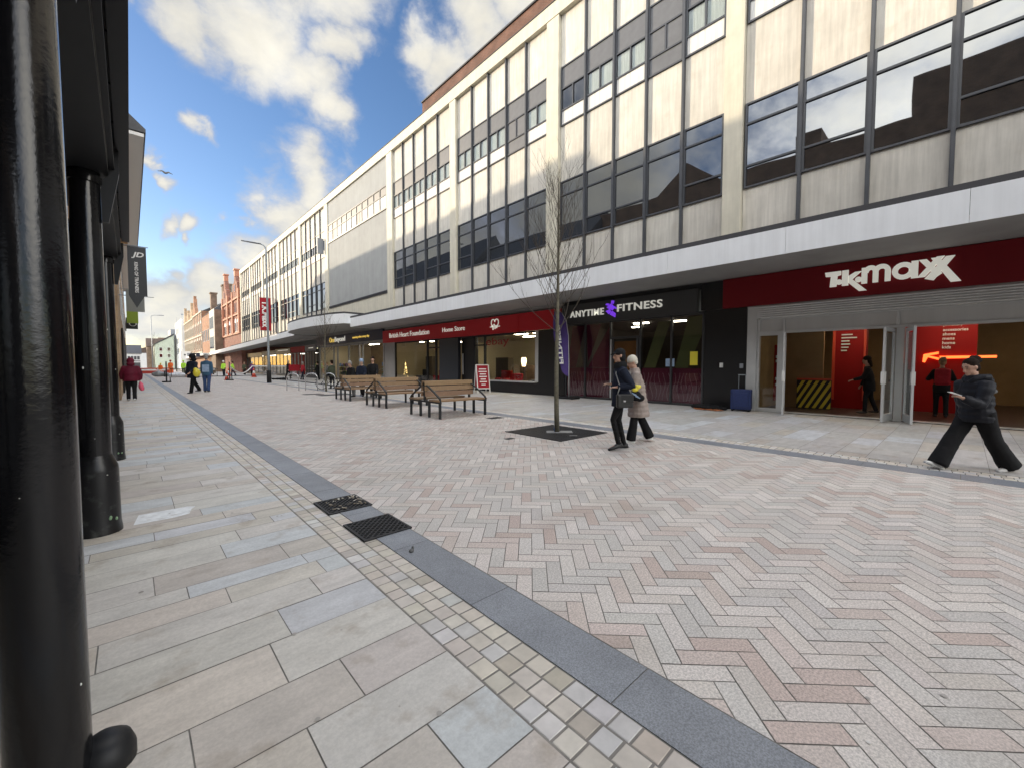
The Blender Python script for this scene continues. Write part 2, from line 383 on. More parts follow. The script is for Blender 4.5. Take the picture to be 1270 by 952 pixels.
# granite bands either side of the road
def band(name, x0, x1, L, col):
    b = MB(); y = -6.2
    while y < 150:
        l = L if y < 60 else 6
        b.box(x0, x1, y+.003, y+l-.003, -.02, .002, jitter(col,.09)); y += l
    tag(b.build(name, M['kerb']), kind='structure')
band('kerb_band', 1.53, 1.845, 1.03, (.24,.255,.28)); band('kerb_band_far_side', 8.055, 8.47, 1.03, (.22,.235,.26))
# sett strips
SETT = [((.57,.52,.45),.42),((.56,.545,.52),.3),((.53,.485,.42),.22),((.45,.40,.34),.06)]
def setts(name, x0, n, w, y1):
    b = MB()
    for i in range(n):
        y = -6 + random.random()*.05
        while y < y1:
            l = w*random.uniform(.92,1.12) if y < 30 else w*random.uniform(2,4)
            xa, xb = x0+i*w+.0035, x0+(i+1)*w-.0035
            zz = random.uniform(-.001,.0015); e = .004
            b.add([(xa,y+.005,zz-.003),(xb,y+.005,zz-.003),(xb,y+l-.005,zz-.003),(xa,y+l-.005,zz-.003),(xa+e,y+.005+e,zz),(xb-e,y+.005+e,zz),(xb-e,y+l-.005-e,zz),(xa+e,y+l-.005-e,zz)],
                  [(4,5,6,7),(0,1,5,4),(1,2,6,5),(2,3,7,6),(3,0,4,7)], jitter(pick(SETT),.09,.01)); y += l
    tag(b.build(name, M['sett']), kind='structure')
setts('sett_strip', 1.19, 3, .1125, 95); setts('sett_strip_far_side', 8.48, 3, .115, 80)
# flag stones in courses that run across the footways
SLAB = [((.56,.515,.45),.34),((.575,.545,.50),.24),((.54,.55,.55),.26),((.52,.475,.43),.13),((.49,.42,.34),.03)]
def flags(name, x0, x1, y0, y1, hs, ls, pal):
    b = MB(); y = y0
    while y < y1:
        h = random.choice(hs) if y < 45 else random.choice(hs)*2
        x = x0 - random.random()*.6
        while x < x1:
            l = random.uniform(*ls); xa, xb = max(x,x0), min(x+l,x1)
            if xb - xa > .05:
                z = random.uniform(-.0008,.0012)
                b.add([(xa+.003,y+.003,z),(xb-.003,y+.003,z),(xb-.003,y+h-.003,z),(xa+.003,y+h-.003,z)], [(0,1,2,3)], jitter(pick(pal),.06,.006))
            x += l
        y += h
    tag(b.build(name, M['slab']), kind='structure')
flags('pavement', -5.5, 1.185, -6, 110, (.19,.24,.28,.32,.37), (.55,1.3), SLAB)
SLAB2 = [((.455,.44,.415),.5),((.44,.425,.405),.3),((.50,.51,.515),.12),((.45,.41,.36),.08)]
flags('pavement_far_side', 8.83, 15.2, -8, 105, (.3,.4,.45,.55), (.7,1.3), SLAB2)

# drain grates set in the granite band
def drain(y0, y1, label, trash):
    r = root('drain_grate', label, 'drain grate', (1.645,(y0+y1)/2,0), 'drain grates in the granite band')
    b = MB(); b.box(1.42,1.87,y0,y1,-.02,.004); b.build('pit_dark_sheet', M['blackmatt'], r)  # black sheet painted in place of the shaded pit below the bars
    f = MB(); x0,x1 = 1.42,1.87; w=.022
    f.box(x0,x1,y0,y0+w,.004,.014).box(x0,x1,y1-w,y1,.004,.014).box(x0,x0+w,y0+w,y1-w,.004,.014).box(x1-w,x1,y0+w,y1-w,.004,.014)
    f.build('frame', M['grate'], r)
    l = MB(); n = 7
    W = x1-x0-2*w; H = y1-y0-2*w; cx,cy = (x0+x1)/2,(y0+y1)/2
    for sg in (1,-1):
        for i in range(-n,n+1):
            o = i*W/n
            # line u = sg*v + o clipped to the rectangle
            pts=[]
            for v in (-H/2,H/2):
                u = sg*v+o
                if abs(u) > W/2: u = math.copysign(W/2,u); v2 = (u-o)/sg; 
                else: v2 = v
                if abs(v2) <= H/2+1e-6: pts.append((cx+u,cy+v2))
            if len(pts)==2 and (Vector(pts[0])-Vector(pts[1])).length>.03:
                l.bar((*pts[0],.0105 if sg>0 else .0095),(*pts[1],.0105 if sg>0 else .0095),.011,.006)
    l.build('lattice', M['grate'], r)
    return r
drain(4.24,4.72,'farther of the two black iron drain grates, with leaf litter caught in its lattice',1)
drain(3.39,3.87,'nearer of the two black iron drain grates in the blue granite band',0)
gm_ = MB(); rg = random.Random(77)
for i in range(260):
    if i < 70: x,y = rg.uniform(-1.0,1.15), rg.uniform(.6,14)
    else: x,y = rg.uniform(1.9,8.0), rg.uniform(-2,18)
    a0 = rg.random()*6.28; r0_ = rg.uniform(.005,.015); n_=9
    c_ = rg.choice([(.36,.34,.31),(.4,.375,.345),(.62,.6,.57),(.32,.30,.275)])
    gm_.add([(x+r0_*rg.uniform(.75,1.2)*math.cos(a0+6.283*k/n_),y+r0_*rg.uniform(.75,1.2)*math.sin(a0+6.283*k/n_),.0042) for k in range(n_)],[tuple(range(n_))],c_)
tag(gm_.build('gum_spots', mat('trodden_gum', attr=True, rough=.8)), 'trodden chewing gum spots scattered over the paving', 'gum spots', kind='stuff')
lf = MB()
for i in range(46):
    a = random.random()*6.28; s_ = random.uniform(.008,.022); x = random.uniform(1.5,1.84); y = random.uniform(4.3,4.68)
    lf.obox((x,y,.0175+random.random()*.006),(math.cos(a)*s_,math.sin(a)*s_,random.uniform(-.004,.004)),(-math.sin(a)*s_*.45,math.cos(a)*s_*.45,0),(0,0,.0006), random.choice([(.3,.26,.2),(.2,.16,.11),(.4,.38,.33)]))
lf.build('leaf_litter', mat('leaf_litter', attr=True, rough=.9)); tag(D.objects['leaf_litter'], 'dry leaf litter on the farther drain grate', 'litter', kind='stuff')
# worn patch of pale render on the flags by the column (an old repair)
b = MB(); b.add([(-.02,5.20,.0035),(.28,5.20,.0035),(.40,5.24,.0035),(.43,5.40,.0035),(.47,5.47,.0035),(.40,5.52,.0035),(.02,5.52,.0035)],[(0,1,2,3,4,5,6)])
tag(b.build('mortar_patch', mat('pale_mortar',(.78,.80,.81),rough=.8,noise=(14,.15),dirt=(9,.8,(.45,.42,.38)))), 'pale mortar patch smeared over flagstones beside the second column base', 'mortar patch')
def cover(x,y,w,h,label,m='grate'):
    b = MB(); b.box(x-w/2,x+w/2,y-h/2,y+h/2,-.01,.005); b.box(x-w/2+.03,x+w/2-.03,y-h/2+.03,y+h/2-.03,.005,.008)
    tag(b.build('service_cover', M[m]), label, 'service cover', 'service covers in the paving')
cover(7.62,9.0,.45,.3,'dark service cover in the paving just right of the nearest bench')
cover(5.68,6.25,.2,.14,'small dark service cover in the paving left of the tree grate')
cover(6.9,22.6,.9,.7,'large dark service cover in the paving near the cycle stands')
cover(7.6,21.5,1.6,.9,'wide dark tree pit plate behind the farthest bench')
b = MB(); b.ell((1.62,2.95,.016),(.022,.015,.016)).ell((1.64,2.965,.028),(.01,.012,.014)); tag(b.build('crumpled_litter', M['c_grey'], smooth=True), 'small dark crumpled litter on the granite band below the drain grates', 'litter')

# ------------------------------------------------------------------ the long shop block (right)
XF = 14.6; XP = 14.78           # pilaster face, panel face
bld = root('retail_block', 'long cream and stone panelled three storey shop block with grey mullions and white canopy', 'building', (15.3, 36, 0))
PIL = [(-11.3,-10.7),(-3.35,-2.75),(5.05,5.62),(12.82,13.55),(20.88,21.5),(29.05,29.9),(42.62,43.5),(51.35,52.1),(60.55,61.25),(69.55,70.2),(78.0,78.55),(85.75,86.3)]
ZB, ZT = 5.0, 17.2
zl0, zl1, zu0, zu1 = 7.17, 9.83, 12.30, 14.90
w = MB()
w.box(XP+.12, 27, -12, 86.3, 4.75, 17.85, (.3,.29,.26))
PC = [(.56,.54,.485),(.54,.515,.46),(.58,.56,.505),(.55,.525,.47)]
bays = []
for a, b_ in zip(PIL[:-1], PIL[1:]):
    y0, y1 = a[1], b_[0]
    if 29 < y0 < 31: continue
    bays.append((y0,y1)); n = 5; s_ = (y1-y0)/n
    for i in range(n):
        for z0, z1 in ((ZB,zl0),(zl1,zu0),(zu1,ZT)):
            w.box(XP, XP+.15, y0+i*s_+.012, y0+(i+1)*s_-.012, z0, z1, jitter(random.choice(PC),.045))
w.build('wall', M['panel'], bld)
for y0, y1 in PIL:
    p = MB(); p.box(XF, XP+.11, y0, y1, ZB, ZT); p.build('pilaster', M['cream'], bld, bevel=.008)
for y0, y1 in bays:
    for i in range(1,5):
        y = y0 + i*(y1-y0)/5
        m = MB(); m.box(XF+.06, XP+.1, y-.045, y+.045, ZB, ZT-.001); m.box(XF+.052, XF+.06, y-.03, y+.03, ZB, ZT-.001); m.build('mullion', M['mullion'], bld)
# window units: built once each, copied along the bays
def win_proto(kind, W):
    """unit in local coordinates: y across -W/2..W/2, z up from 0, face at x=0, parent's coordinates"""
    H = zu1-zu0 if kind[0]=='u' else zl1-zl0
    f = MB(); d0, d1 = 0, .12; t = .055; h = W/2
    def fr(ya,yb,za,zb,t=t,x0=d0):
        f.box(x0,d1,ya,yb,za,za+t).box(x0,d1,ya,yb,zb-t,zb).box(x0,d1,ya,ya+t,za+t,zb-t).box(x0,d1,yb-t,yb,za+t,zb-t)
    fr(-h,h,0,H)
    panes = []; solids = []; blinds = []
    if kind == 'u' or kind == 'ub' or kind == 'ug':
        zc, zd = .68, 1.62
        f.box(d0,d1,-h+t,h-t,zc-.03,zc+.03); f.box(d0,d1,-h+t,h-t,zd-.03,zd+.03); f.box(d0,d1,-.03,.03,zc+.03,zd-.03)
        solids.append((M['spandrel'],(-h+t,h-t,zd+.03,H-t)))
        solids.append((M['spandrel'] if kind=='ug' else M['panelwhite'],(-h+t,h-t,t,zc-.03)))
        for ya,yb in ((-h+t,-.03),(.03,h-t)):
            if kind == 'ug': solids.append((M['spandrel'],(ya,yb,zc+.03,zd-.03)))
            else: panes.append((ya,yb,zc+.03,zd-.03))
        if kind == 'u': blinds.append((-h+t,h-t,zc+.03,zd-.03))
    elif kind == 'l1':
        f.box(d0,d1,-h+t,h-t,.66,.72); f.box(d0,d1,-h+t,h-t,1.98,2.04)
        panes += [(-h+t,h-t,t,.66),(-h+t,h-t,.72,1.98),(-h+t,h-t,2.04,H-t)]
    else:
        f.box(d0,d1,-h+t,h-t,2.0,2.06); panes += [(-h+t,h-t,t,2.0),(-h+t,h-t,2.06,H-t)]
    fo = f.build('window', M['frame'])
    pm = MB()
    for k,(ya,yb,za,zb) in enumerate(panes):
        a = random.uniform(-.004,.004)
        pm.box(.05,.058,ya,yb,za,zb)
    if panes: pm.build('pane', M['darkglass'] if kind[0]=='l' else M['clearglass'], fo)
    for m_,(ya,yb,za,zb) in solids: q = MB(); q.box(.04,.1,ya,yb,za,zb); q.build('infill_panel', m_, fo)
    for ya,yb,za,zb in blinds:
        q = MB(); n = 12
        for i in range(n):
            y = ya+(yb-ya)*i/n; q.box(.085,.095+.012*(i%2),y,y+(yb-ya)/n-.004,za+random.choice((0,0,0,.12,.3)) if i in (0,5,6,11) else za,zb)
        q.build('blind', M['blind'], fo)
    return fo
kinds_u = ['u','u','u','ug','u']; protos = {}
def place_window(kind, W, y, z):
    key = (kind, round(W,2))
    if key not in protos: protos[key] = o = win_proto(kind, W)
    else: o = copy_tree(protos[key])
    o.parent = bld; o.location = (XP-.06-15.3, y-36, z)
    return o
for bi, (y0,y1) in enumerate(bays):
    s_ = (y1-y0)/5
    if y0 < -9: continue
    for i in range(5):
        yc = y0+(i+.5)*s_
        ku = 'ug' if (i == 1 and bi < 4) or (i == 3 and bi == 1 and 0) else ('ub' if random.random() < .18 else 'u')
        place_window(ku, s_-.09, yc, zu0)
        place_window('l1' if (i + bi) % 3 else 'l2', s_-.09, yc, zl0)
q = MB(); q.box(XP+.115, XP+.118, -12, 29, 7, 15).box(XP+.115, XP+.118, 43, 86, 7, 15); q.build('room_dark', M['blackmatt'], bld)
# the plain rendered bay with its strip window
q = MB(); q.box(XF+.1, XP+.11, 29.9, 42.62, 7.2, 17.2); q.build('rendered_wall', M['render'], bld)
q = MB(); q.box(XF+.02, XF+.1, 29.9, 42.62, 7.12, 7.2).box(XF+.06, XF+.1, 29.9, 42.62, 7.0, 7.1); q.build('ledge', M['flash'], bld)
q = MB(); q.box(XF+.12, XP+.11, 29.9, 42.62, 5.0, 7.0); q.build('lower_wall', M['cream'], bld)
f = MB(); z0,z1 = 13.42,14.98; n = 11; ya,yb = 30.0,42.5; s_=(yb-ya)/n
f.box(XF+.03,XF+.1,ya-.06,yb+.06,z0-.12,z0).box(XF+.03,XF+.1,ya-.06,yb+.06,z1,z1+.08)
f.box(XF+.04,XF+.1,ya,yb,14.35,14.41)
for i in range(n+1): f.box(XF+.03,XF+.1,ya+i*s_-.05,ya+i*s_+.05,z0,z1)
sw = f.build('strip_window', M['frame'], bld)
for i in range(n):
    m_ = M['blind'] if random.random()<.62 else M['spandrel']
    q = MB(); q.box(XF+.08,XF+.098,ya+i*s_+.05,ya+(i+.5)*s_-.02,z0,14.35).box(XF+.08,XF+.098,ya+(i+.5)*s_+.02,ya+(i+1)*s_-.05,z0,14.35); q.build('pane', m_, sw)
q = MB(); q.box(XF+.08,XF+.098,ya,yb,14.41,z1); q.build('infill_panel', M['spandrel'], sw)
# open casement in the far bay
q = MB(); q.obox((XF-.25,43.95,13.3),(.3,.03,0),(.01,-.1,0),(0,0,.75)); q.build('open_casement', M['greywall'], bld)
# cornice and parapet
q = MB(); q.box(XF-.03, 15.6, -12, 86.35, ZT, 17.86); q.build('cornice', M['cream'], bld, bevel=.01)
q = MB(); q.box(XF-.06, 15.6, -12, 86.38, 17.865, 17.9); q.build('coping', M['flash'], bld)
q = MB(); q.box(15.2, 24, -12, 25.6, 17.9, 19.28); pp = q.build('brick_parapet', M['parapet'], bld)
q = MB(); q.box(15.13, 24.05, -12, 25.64, 19.285, 19.37); q.build('parapet_coping', M['flash'], pp)
# canopies
def canopy(poly, z0, z1, name, joint=3.2):
    """poly: plan outline (x,y), street edge first ... last; closed at the shop line"""
    c = MB(); c.prism(poly, lambda u,v,d:(u,v,d), z0, z0+.06)
    so = c.build(name, M['soffit'], bld)
    n = len(poly)
    fa = MB(); fl = MB()
    for i in range(n-1):
        a, b_ = Vector((*poly[i],0)), Vector((*poly[i+1],0))
        d = (b_-a); l = d.length; d.normalize(); nr = Vector((d.y,-d.x,0))
        if nr.dot(Vector((-1,-.3,0))) < 0: nr = -nr
        k = max(1, round(l/joint))
        for j in range(k):
            p0 = a+d*(l*j/k+.006*(j>0)); p1 = a+d*(l*(j+1)/k)
            fa.obox((p0+p1)/2+Vector((0,0,(z0-.02+z1)/2))+nr*.012, (p1-p0)/2, nr*.012, (0,0,(z1-z0+.02)/2))
            for t in (.06,.5,.94):
                for zz in (z0+.1, z1-.1):
                    if l/k > 1.5:
                        cc = p0.lerp(p1,t)+nr*.024; fa.obox(cc+Vector((0,0,zz)), d*.014, nr*.003, (0,0,.014), (.6,.6,.6))
        fl.obox((a+b_)/2+Vector((0,0,z1+.07))-nr*.03, d*(l/2+.02), nr*.045, (0,0,.07))
    fa.build('fascia', M['fascia'], so); fl.build('flashing', M['flash'], so)
    t = MB(); t.prism(poly, lambda u,v,d:(u,v,d), z1-.05, z1+.0); t.build('canopy_roof', M['flash'], so)
    return so
canopy([(15.28,-13),(12.8,-13),(12.8,32.6),(15.28,32.6)], 4.45, 5.12, 'canopy')
canopy([(15.28,32.62),(12.35,32.62),(11.75,34.2),(11.35,37),(11.2,40),(11.3,43.2),(11.65,45.6),(12.25,47.4),(12.98,48.4),(15.28,48.4)], 4.72, 5.46, 'raised_canopy', 9)
q = MB(); pts = [(12.99,48.42,4.62),(12.99,112,3.5)]
for (a,b_) in (pts,):
    q.add([(13,48.42,4.62),(13,112,3.55),(15.28,112,3.55),(15.28,48.42,4.62),(13,48.42,4.7),(13,112,3.63),(15.28,112,3.63),(15.28,48.42,4.7)],[(0,1,2,3)[::-1],(4,5,6,7),(0,1,5,4),(1,2,6,5),(2,3,7,6),(3,0,4,7)])
so = q.build('sloping_canopy', M['soffit'], bld)
q = MB(); q.add([(12.96,48.42,4.6),(12.96,112,3.53),(12.96,112,4.15),(12.96,48.42,5.22),(12.995,48.42,4.6),(12.995,112,3.53),(12.995,112,4.15),(12.995,48.42,5.22)],[(0,1,2,3),(4,7,6,5),(0,4,5,1),(3,2,6,7),(0,3,7,4),(1,5,6,2)])
q.build('fascia', M['fascia'], so)
q = MB(); q.add([(12.97,48.42,5.222),(12.97,86.3,4.585),(12.97,86.3,4.70),(12.97,48.42,5.33),(13.2,48.42,5.222),(13.2,86.3,4.585),(13.2,86.3,4.70),(13.2,48.42,5.33)],[(0,1,2,3),(4,7,6,5),(0,4,5,1),(3,2,6,7),(0,3,7,4),(1,5,6,2)]); q.build('flashing', M['flash'], so)
# wall filling behind the canopies up to the panels
q = MB(); q.box(15.29, 15.4, -12, 86.3, 4.3, 5.0); q.build('canopy_back_wall', M['soffit'], bld)

# ------------------------------------------------------------------ shop fronts
XS = 15.3
def fz(u, v, d, y0=0, z0=0, x=XS): return (x-d, y0-u, z0+v)     # facade lettering map: u runs to the viewer's right
def room(name, label, y0, y1, depth, z1, wallm, floorm, backm=None, lamps=(), lampm='lamp'):
    """shop room as a thing of its own: walls, floor, ceiling, ceiling lamps"""
    r = root(name, label, 'shop interior', (XS+.2,(y0+y1)/2,0)); x0, x1 = XS+.16, XS+depth
    q = MB(); q.box(x0,x1,y0,y1,-.02,.012); q.build('floor_finish', M[floorm], r)
    q = MB(); q.box(x0,x1,y0,y0+.06,.012,z1); q.build('side_wall', M[wallm], r)
    q = MB(); q.box(x0,x1,y1-.06,y1,.012,z1); q.build('side_wall', M[wallm], r)
    q = MB(); q.box(x1,x1+.06,y0,y1,-.02,z1); q.build('back_wall', M[backm or wallm], r)
    q = MB(); q.box(x0,x1+.06,y0,y1,z1,z1+.05); q.build('ceiling', M['int_cream' if wallm=='int_cream' else 'int_grey'], r)
    for (lx,ly,wx,wy) in lamps:
        q = MB(); q.box(lx-wx/2,lx+wx/2,ly-wy/2,ly+wy/2,z1-.05,z1-.005); q.build('ceiling_lamp', M[lampm], r)
    return r

# --- red fashion store (nearest)
sh = root('shop_shutter_front', 'silver framed double doorway with doors folded open under a deep red sign', 'shopfront', (XS,1.5,0))
f = MB()
f.box(XS-.06,XS+.12,4.66,4.95,0,3.42)                                # outer jamb
f.box(XS-.02,XS+.12,4.58,4.66,0,3.0); 
f.box(XS-.04,XS+.1,3.88,4.06,.0,2.52)                                # door post
f.box(XS-.04,XS+.1,1.10,1.27,0,2.52)
f.box(XS-.04,XS+.1,-1.75,-1.57,0,2.52)
f.box(XS-.02,XS+.1,-5,4.58,2.52,2.60); f.box(XS-.02,XS+.1,-5,4.58,2.97,3.02)
for y in (3.9,1.25,-1.5): f.box(XS-.03,XS+.1,y-.03,y+.03,2.6,2.97)
f.box(XS-.02,XS+.1,4.06,4.58,.0,.12).box(XS-.02,XS+.1,4.06,4.58,2.46,2.52)
f.build('frame', M['alu'], sh, bevel=.006)
q = MB()
for i in range(6): 
    z = 3.03+i*.066; q.tube([(XS-.02,4.66,z+.03),(XS-.02,-5,z+.03)],(.045,.033),8)
q.build('rolled_shutter', M['shutter'], sh)
q = MB(); q.box(XS+.02,XS+.06,-5,4.58,2.6,2.97); q.build('transom_panel', M['shutter'], sh)
q = MB(); q.box(XS+.03,XS+.038,4.06,4.58,.12,2.46); q.build('side_pane', M['shopglass'], sh)
q = MB(); q.box(XS-.02,XS+.3,-5,3.88,.012,.03); q.build('threshold', M['alu'], sh)
def leaf(yh, ang, side):
    d = Vector((-math.cos(ang), math.sin(ang)*side, 0)); W_=.86; h0,h1=.03,2.49
    n = Vector((-d.y,d.x,0))*.025
    p = Vector((XS-.045,yh,0)); f = MB()
    def st(u0,u1,z0,z1): f.obox(p+d*(u0+u1)/2+Vector((0,0,(z0+z1)/2)), d*(u1-u0)/2, n, (0,0,(z1-z0)/2))
    st(0,.09,h0,h1); st(W_-.09,W_,h0,h1); st(.09,W_-.09,h0,h0+.2); st(.09,W_-.09,h1-.1,h1)
    o = f.build('door_leaf', M['alu'], sh, bevel=.004)
    g = MB(); g.obox(p+d*W_/2+Vector((0,0,1.3)), d*(W_/2-.09), n*.15, (0,0,1.05)); g.build('pane', M['shopglass'], o)
    k = MB(); k.obox(p+d*(W_-.045)+Vector((0,0,1.18)), d*.07, n*1.6, (0,0,.16)); k.build('push_plate', M['panelwhite'], o)
leaf(3.84,R(12),-1); leaf(1.30,R(8),1); leaf(1.06,R(14),-1); leaf(-1.55,R(10),1)
sg = root('shop_sign', 'deep red fascia with big white slanted chunky lettering over the silver doorway', 'shop sign', (XS,1,3.4))
q = MB(); q.box(XS-.16,XS,-9,5.72,3.45,4.43); q.build('board', M['tkred'], sg, bevel=.006)
def logo_map(u,v,d): return (XS-.16-d, 2.87-u, 3.56+v)
lg = MB(); dd0,dd1=.002,.07
LK=[0]
def dd():
    LK[0]+=1; return .07+.0025*LK[0]
def P2(pts): lg.prism([(2.87-y, z-3.56) for y,z in pts], logo_map, dd0, dd())
P2([(2.85,4.20),(2.48,4.20),(2.48,4.09),(2.56,4.07),(2.58,3.77),(2.73,3.77),(2.71,4.07),(2.83,4.08)][::-1])
P2([(2.45,4.20),(2.31,4.20),(2.31,4.03),(2.31,3.77),(2.45,3.77)][::-1])
P2([(2.30,4.03),(2.16,4.12),(2.03,4.12),(2.22,3.93),(1.90,3.58),(2.07,3.58),(2.30,3.83)][::-1])
for cy,cz in ((2.52,3.89),(2.085,3.90)):
    lg.prism([(2.87-cy+.075*math.cos(a*math.pi/8), cz-3.56+.075*math.sin(a*math.pi/8)) for a in range(16)], logo_map, dd0, dd1)
def stroke(pts, w):  # thick polyline as quads strip in (u,v)
    n=len(pts); Ls=[];Rs=[]
    for i,p in enumerate(pts):
        a=Vector(pts[max(i-1,0)]);b=Vector(pts[min(i+1,n-1)]);t=(b-a).normalized();nn=Vector((-t.y,t.x))
        Ls.append(Vector(p)+nn*w/2);Rs.append(Vector(p)-nn*w/2)
    k_=dd()
    for i in range(n-1): lg.prism([tuple(Rs[i]),tuple(Rs[i+1]),tuple(Ls[i+1]),tuple(Ls[i])], logo_map, dd0, k_)
def arc(cx,cy,rx,ry,a0,a1,n=12): return [(cx+rx*math.cos(R(a0+(a1-a0)*i/n)), cy+ry*math.sin(R(a0+(a1-a0)*i/n))) for i in range(n+1)]
mz=.21; U=lambda y:2.87-y
# m
P2([(2.02,4.20),(1.90,4.20),(1.90,3.77),(2.02,3.77)][::-1])
stroke(arc(U(1.83),.50,.105,.125,180,0)+[(U(1.725),mz)],.115); stroke(arc(U(1.60),.50,.125,.125,180,0)+[(U(1.475),mz)],.115)
# a
stroke(arc(U(1.17),.43,.165,.165,0,360,20),.115); P2([(1.02,4.21),(.89,4.21),(.89,3.77),(1.02,3.77)][::-1])
# xx, overlapping, last arm longest
P2([(.88,4.21),(.74,4.21),(.45,3.82),(.55,3.74)][::-1]); P2([(.56,4.24),(.42,4.24),(.76,3.77),(.90,3.77)][::-1])
P2([(.66,4.22),(.52,4.22),(.12,3.58),(.30,3.58)][::-1]); P2([(.24,4.22),(.40,4.22),(.76,3.72),(.60,3.66)])
lo = lg.build('lettering', M['letter'], sg); lo.data.name='lettering'
# interior
STORE = 1
ri = room('store_interior','red and tan shop interior with list of departments in white, glimpsed through the folded doors',-7.5,4.9,9,3.25,'int_tan','int_floor','int_tan',[(17.4,2.6,.25,.6),(18.0,.1,.25,.8),(17.2,-2.6,.25,.7),(20.8,2,.25,.8),(20.8,-2.5,.25,.8)],'tubedim2')
q = MB(); q.box(19,19.1,-.25,1.5,.012,3.24); q.build('red_partition', M['int_red'], ri)
q = MB(); q.box(18.5,18.9,2.28,3.2,.012,3.24); q.build('red_column', M['int_red'], ri)
q = MB(); q.box(18.47,18.5,3.12,3.2,.3,3.0).box(18.47,18.5,2.28,2.34,.3,3.0); q.build('column_edge', M['coneorange'], ri)
q = MB(); q.box(17.4,17.5,3.25,4.35,.012,3.24); q.build('left_partition', M['int_tan'], ri)
q = MB(); q.box(16.4,16.45,4.15,4.45,.3,2.2); q.build('notice_stand', M['int_red'], ri)
q = MB(); 
for i,zz in enumerate((1.75,1.6,1.0,.8)): q.box(16.39,16.4,4.2,4.4,zz,zz+.09)
q.build('notice_text', M['panelwhite'], ri)
ar = MB(); mp = lambda u,v,d:(18.97-d,.9-u,1.72+v)
ar.prism([(.38,.0),(1.55,.02),(1.55,.09),(.36,.08)],mp,0,.04); ar.prism([(.0,.14),(.34,.22),(.34,.15),(.13,.10),(.43,-.0),(.39,-.06),(.1,.05),(.04,-.12),(-.02,-.10)],mp,0,.041)
ar.build('neon_arrow', M['neon'], ri)
for i,tx in enumerate(('jewellery','accessories','shoes','mens','home','kids')):
    q = MB(); text_mb(q,tx,lambda u,v,d,i=i:(18.99-d,.49-u,2.72-.137*i+v),h={'mens':.062,'accessories':.08,'jewellery':.11}.get(tx,.088),depth=.012,bold=.012); q.build('wall_word', M['letterplain'], ri)
q = MB()
for i,l in enumerate((.3,.42,.22,.24,.2,.16)): q.box(18.45,18.47,2.95-l,2.95,2.55-.11*i,2.59-.11*i)
q.build('wall_list', M['letterplain'], ri)
hz = root('hazard_board','yellow and black striped barrier board standing inside the red store doorway','barrier board',(17.3,3.5,0))
q = MB(); q.box(17.25,17.3,2.98,3.96,.03,1.0); q.build('board', M['blackmatt'], hz)
q = MB()
for i in range(7):
    a = 2.98+i*.2-.35
    poly = clip_x([(a,.05),(a+.1,.05),(a+.1+.5,.98),(a+.5,.98)],2.99,3.95)
    if len(poly)>2: q.prism([(3.96-(p[0]-2.98)*1-0,p[1]) for p in poly],lambda u,v,d:(17.25-d,u,v),.001,.006)
q.build('stripes', mat('hazard_yellow',(.6,.45,.03),rough=.5), hz)
q = MB(); q.box(17.24,17.31,2.98,3.96,1.0,1.06); q.build('rail', M['coneorange'], hz)

# --- black piers between shops
pr = root('black_pier','wide glossy black pier between the gym and the red store','pier',(XS,5.6,0))
q = MB(); q.box(XS-.05,XS+.16,4.97,6.36,0,3.45); q.build('lower_cladding', M['black'], pr, bevel=.005)
q = MB(); q.box(XS-.06,XS+.16,5.73,6.5,3.46,4.43); q.build('upper_cladding', M['black'], pr, bevel=.005)
for y,zz in ((5.75,1.42),(5.1,1.4)):
    q = MB(); q.box(XS-.08,XS-.05,y-.055,y+.055,zz,zz+.16); q.build('socket_box', M['panelwhite'] if y>5.5 else M['greywall'], pr, bevel=.005)

# --- gym
gy = root('gym_shopfront','dark glazed gym shopfront with plum vinyl graphics across its glass','shopfront',(XS,9.6,0))
f = MB()
for y in (12.85,11.72,10.36,8.94,7.62,6.42): f.box(XS-.03,XS+.1,y-.035,y+.035,.02,3.4)
f.box(XS-.03,XS+.1,6.385,12.885,3.34,3.44).box(XS-.03,XS+.1,6.385,12.885,0,.08)
f.box(XS-.03,XS+.1,8.975,10.325,2.62,2.7)
f.box(XS-.05,XS+.1,10.2,10.3,.08,2.62).box(XS-.05,XS+.1,9.0,9.1,.08,2.62)
f.build('frame', M['darkalu'], gy, bevel=.004)
q = MB(); q.box(XS-.06,XS-.03,10.28,10.33,.1,2.6); q.build('door_pull_rail', M['alu'], gy)
for a,b_ in ((11.755,12.815),(10.395,11.685),(8.975,10.325),(7.655,8.905),(6.455,7.585)):
    q = MB(); q.box(XS+.03,XS+.038,a,b_,.08,3.34); q.build('pane', M['dimglass'], gy)
q = MB()
for a,b_ in ((11.755,12.815),(10.395,11.685),(7.655,8.905),(6.455,7.585)): q.box(XS+.06,XS+.066,a,b_,.08,1.38)
vz = q.build('plum_vinyl_band', M['plum'], gy)
q = MB()
for a,b_ in ((11.755,12.815),(10.395,11.685),(7.655,8.905),(6.455,7.585)):
    n=7
    for i in range(n):
        y = a+(i+.5)*(b_-a)/n
        pts=[(XS+.056,y+.06*math.sin(k*.9+i),.15+k*.15) for k in range(8)]
        for p0,p1 in zip(pts[:-1],pts[1:]): q.bar(p0,p1,.022,.004,up=(1,0,0))
q.build('wavy_line_graphic', mat('vinyl_line',(.42,.25,.3),rough=.5), gy)
